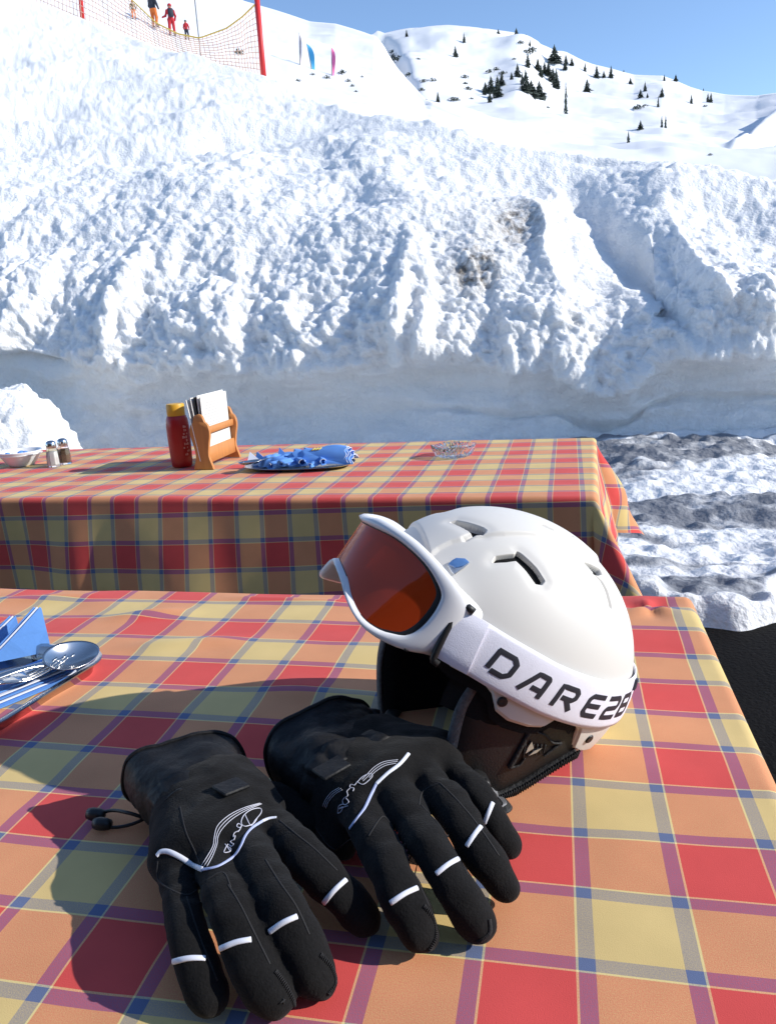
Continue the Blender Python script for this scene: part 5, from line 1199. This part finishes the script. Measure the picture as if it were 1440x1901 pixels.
b.build('net_mesh', M['netpink'], net)
b = MB(); b.tube([p - no for p in TP], .016, 6); b.build('top_rope', M['netrope'], net)
# marker pole behind the net
a = at_depth(370, 78, 24); t = at_depth(361, -6, 24); o = empty('marker_pole', a - UP * .4); tag(o, 'thin dark marker pole behind the sagging net', 'pole'); b = MB(); b.tube([np.zeros(3), t - a + UP * .4], .022, 8); b.build('shaft', M['pole'], o); b = MB(); b.box(t - a + UP * .42, (.16, .1, .14), bev=.02); b.build('head', M['jdark'], o)
# people: one continuous skinned body each, cloth and helmets as children
def person(px, pyfeet, hpx, label, top, legs, facing=0.0, bag=None, child=False, arm=0.0, hat='jdark'):
    base = hill_snap(px, pyfeet); D = ((base - CAM) @ RW.T)[2]; s = hpx / FPX * D / 1.78
    root = empty('person', base, facing); tag(root, label, 'person', 'people standing behind the net')
    J = [((0, 0, .95), .15), ((0, .02, 1.2), .16), ((0, .02, 1.40), .15), ((0, .0, 1.50), .065), ((0, -.01, 1.62), .10), ((.10, 0, .88), .115), ((.12, -.03, .50), .085), ((.13, .0, .09), .07), ((.13, -.16, .05), .055), ((-.10, 0, .88), .115), ((-.14, -.06, .50), .085), ((-.15, .02, .09), .07), ((-.15, -.14, .05), .055), ((.20, .02, 1.36), .075), ((.28, -.02 - arm * .1, 1.12), .062), ((.27 + arm * .25, -.20 - arm * .1, .97 + arm * .1), .05), ((-.20, .02, 1.36), .075), ((-.29, .0, 1.11), .062), ((-.26, -.16, .92), .05), ((0, -.015, 1.72), .075)]
    Ed = [(0, 1), (1, 2), (2, 3), (3, 4), (4, 19), (0, 5), (5, 6), (6, 7), (7, 8), (0, 9), (9, 10), (10, 11), (11, 12), (2, 13), (13, 14), (14, 15), (2, 16), (16, 17), (17, 18)]
    def seg(P, i, j):
        return capsule(P, np.array(J[i][0]), np.array(J[j][0]), J[i][1], J[j][1])
    h = .03; lo = np.array([-.55, -.45, -.06]); n = (np.array([1.1, .8, 1.95]) / h).astype(int)
    Gp = np.stack(np.meshgrid(*[lo[k] + h * np.arange(n[k]) for k in range(3)], indexing='ij'), -1); F = np.full(Gp.shape[:3], 1.0)
    for i, j in Ed: F = smin(F, seg(Gp, i, j), .04)
    vs, qs = surface_nets(F, lo, h); vs = vs * s
    me = bpy.data.meshes.new('body'); me.from_pydata(vs.tolist(), [], qs.tolist()); me.update()
    for m_ in (M[top], M[legs], M['skin'], M['jdark']): me.materials.append(m_)
    cz = vs[qs].mean(1) / s; mi = np.where(cz[:, 2] > 1.53, 2, np.where(cz[:, 2] > .92, 0, np.where(cz[:, 2] < .12, 3, 1)))
    mi = np.where((cz[:, 2] < 1.02) & (np.abs(cz[:, 0]) > .235), 0, mi)
    me.polygons.foreach_set('material_index', mi.astype(np.int32)); me.polygons.foreach_set('use_smooth', [True] * len(qs)); me.update()
    o = bpy.data.objects.new('body', me); col.objects.link(o); o.parent = root
    b = MB(); b.rings([[(s * .125 * math.cos(a) * c, s * (.01 + .135 * math.sin(a) * c), s * (1.66 + .12 * zz)) for a in np.linspace(0, 6.283, 16, endpoint=False)] for c, zz in ((.98, -.35), (1.0, .1), (.8, .6), (.4, .92), (.05, 1))], cap=(False, True)); b.build('ski_helmet', M[hat], root)
    if bag:
        b = MB(); b.box((0, s * .25, s * 1.2), (s * .32, s * .18, s * .46), bev=.05 * s); b.build('backpack', M[bag], root, sharp=60)
    return root
person(322, 66, 54, 'person in a red jacket with a dark backpack, arm stretched towards the child', 'jred', 'jred', math.radians(200), 'jdark', arm=1.0, hat='jred')
person(349, 72, 33, 'child in a red jacket, next to the taller red figure', 'jred', 'jdark', math.radians(170), child=True)
person(289, 52, 60, 'person in orange trousers and a dark jacket, cut by the top of the picture', 'jdark', 'jorange', math.radians(150))
person(249, 33, 32, 'small distant person in orange and olive, furthest left', 'jolive', 'jorange', math.radians(190), hat='jorange')
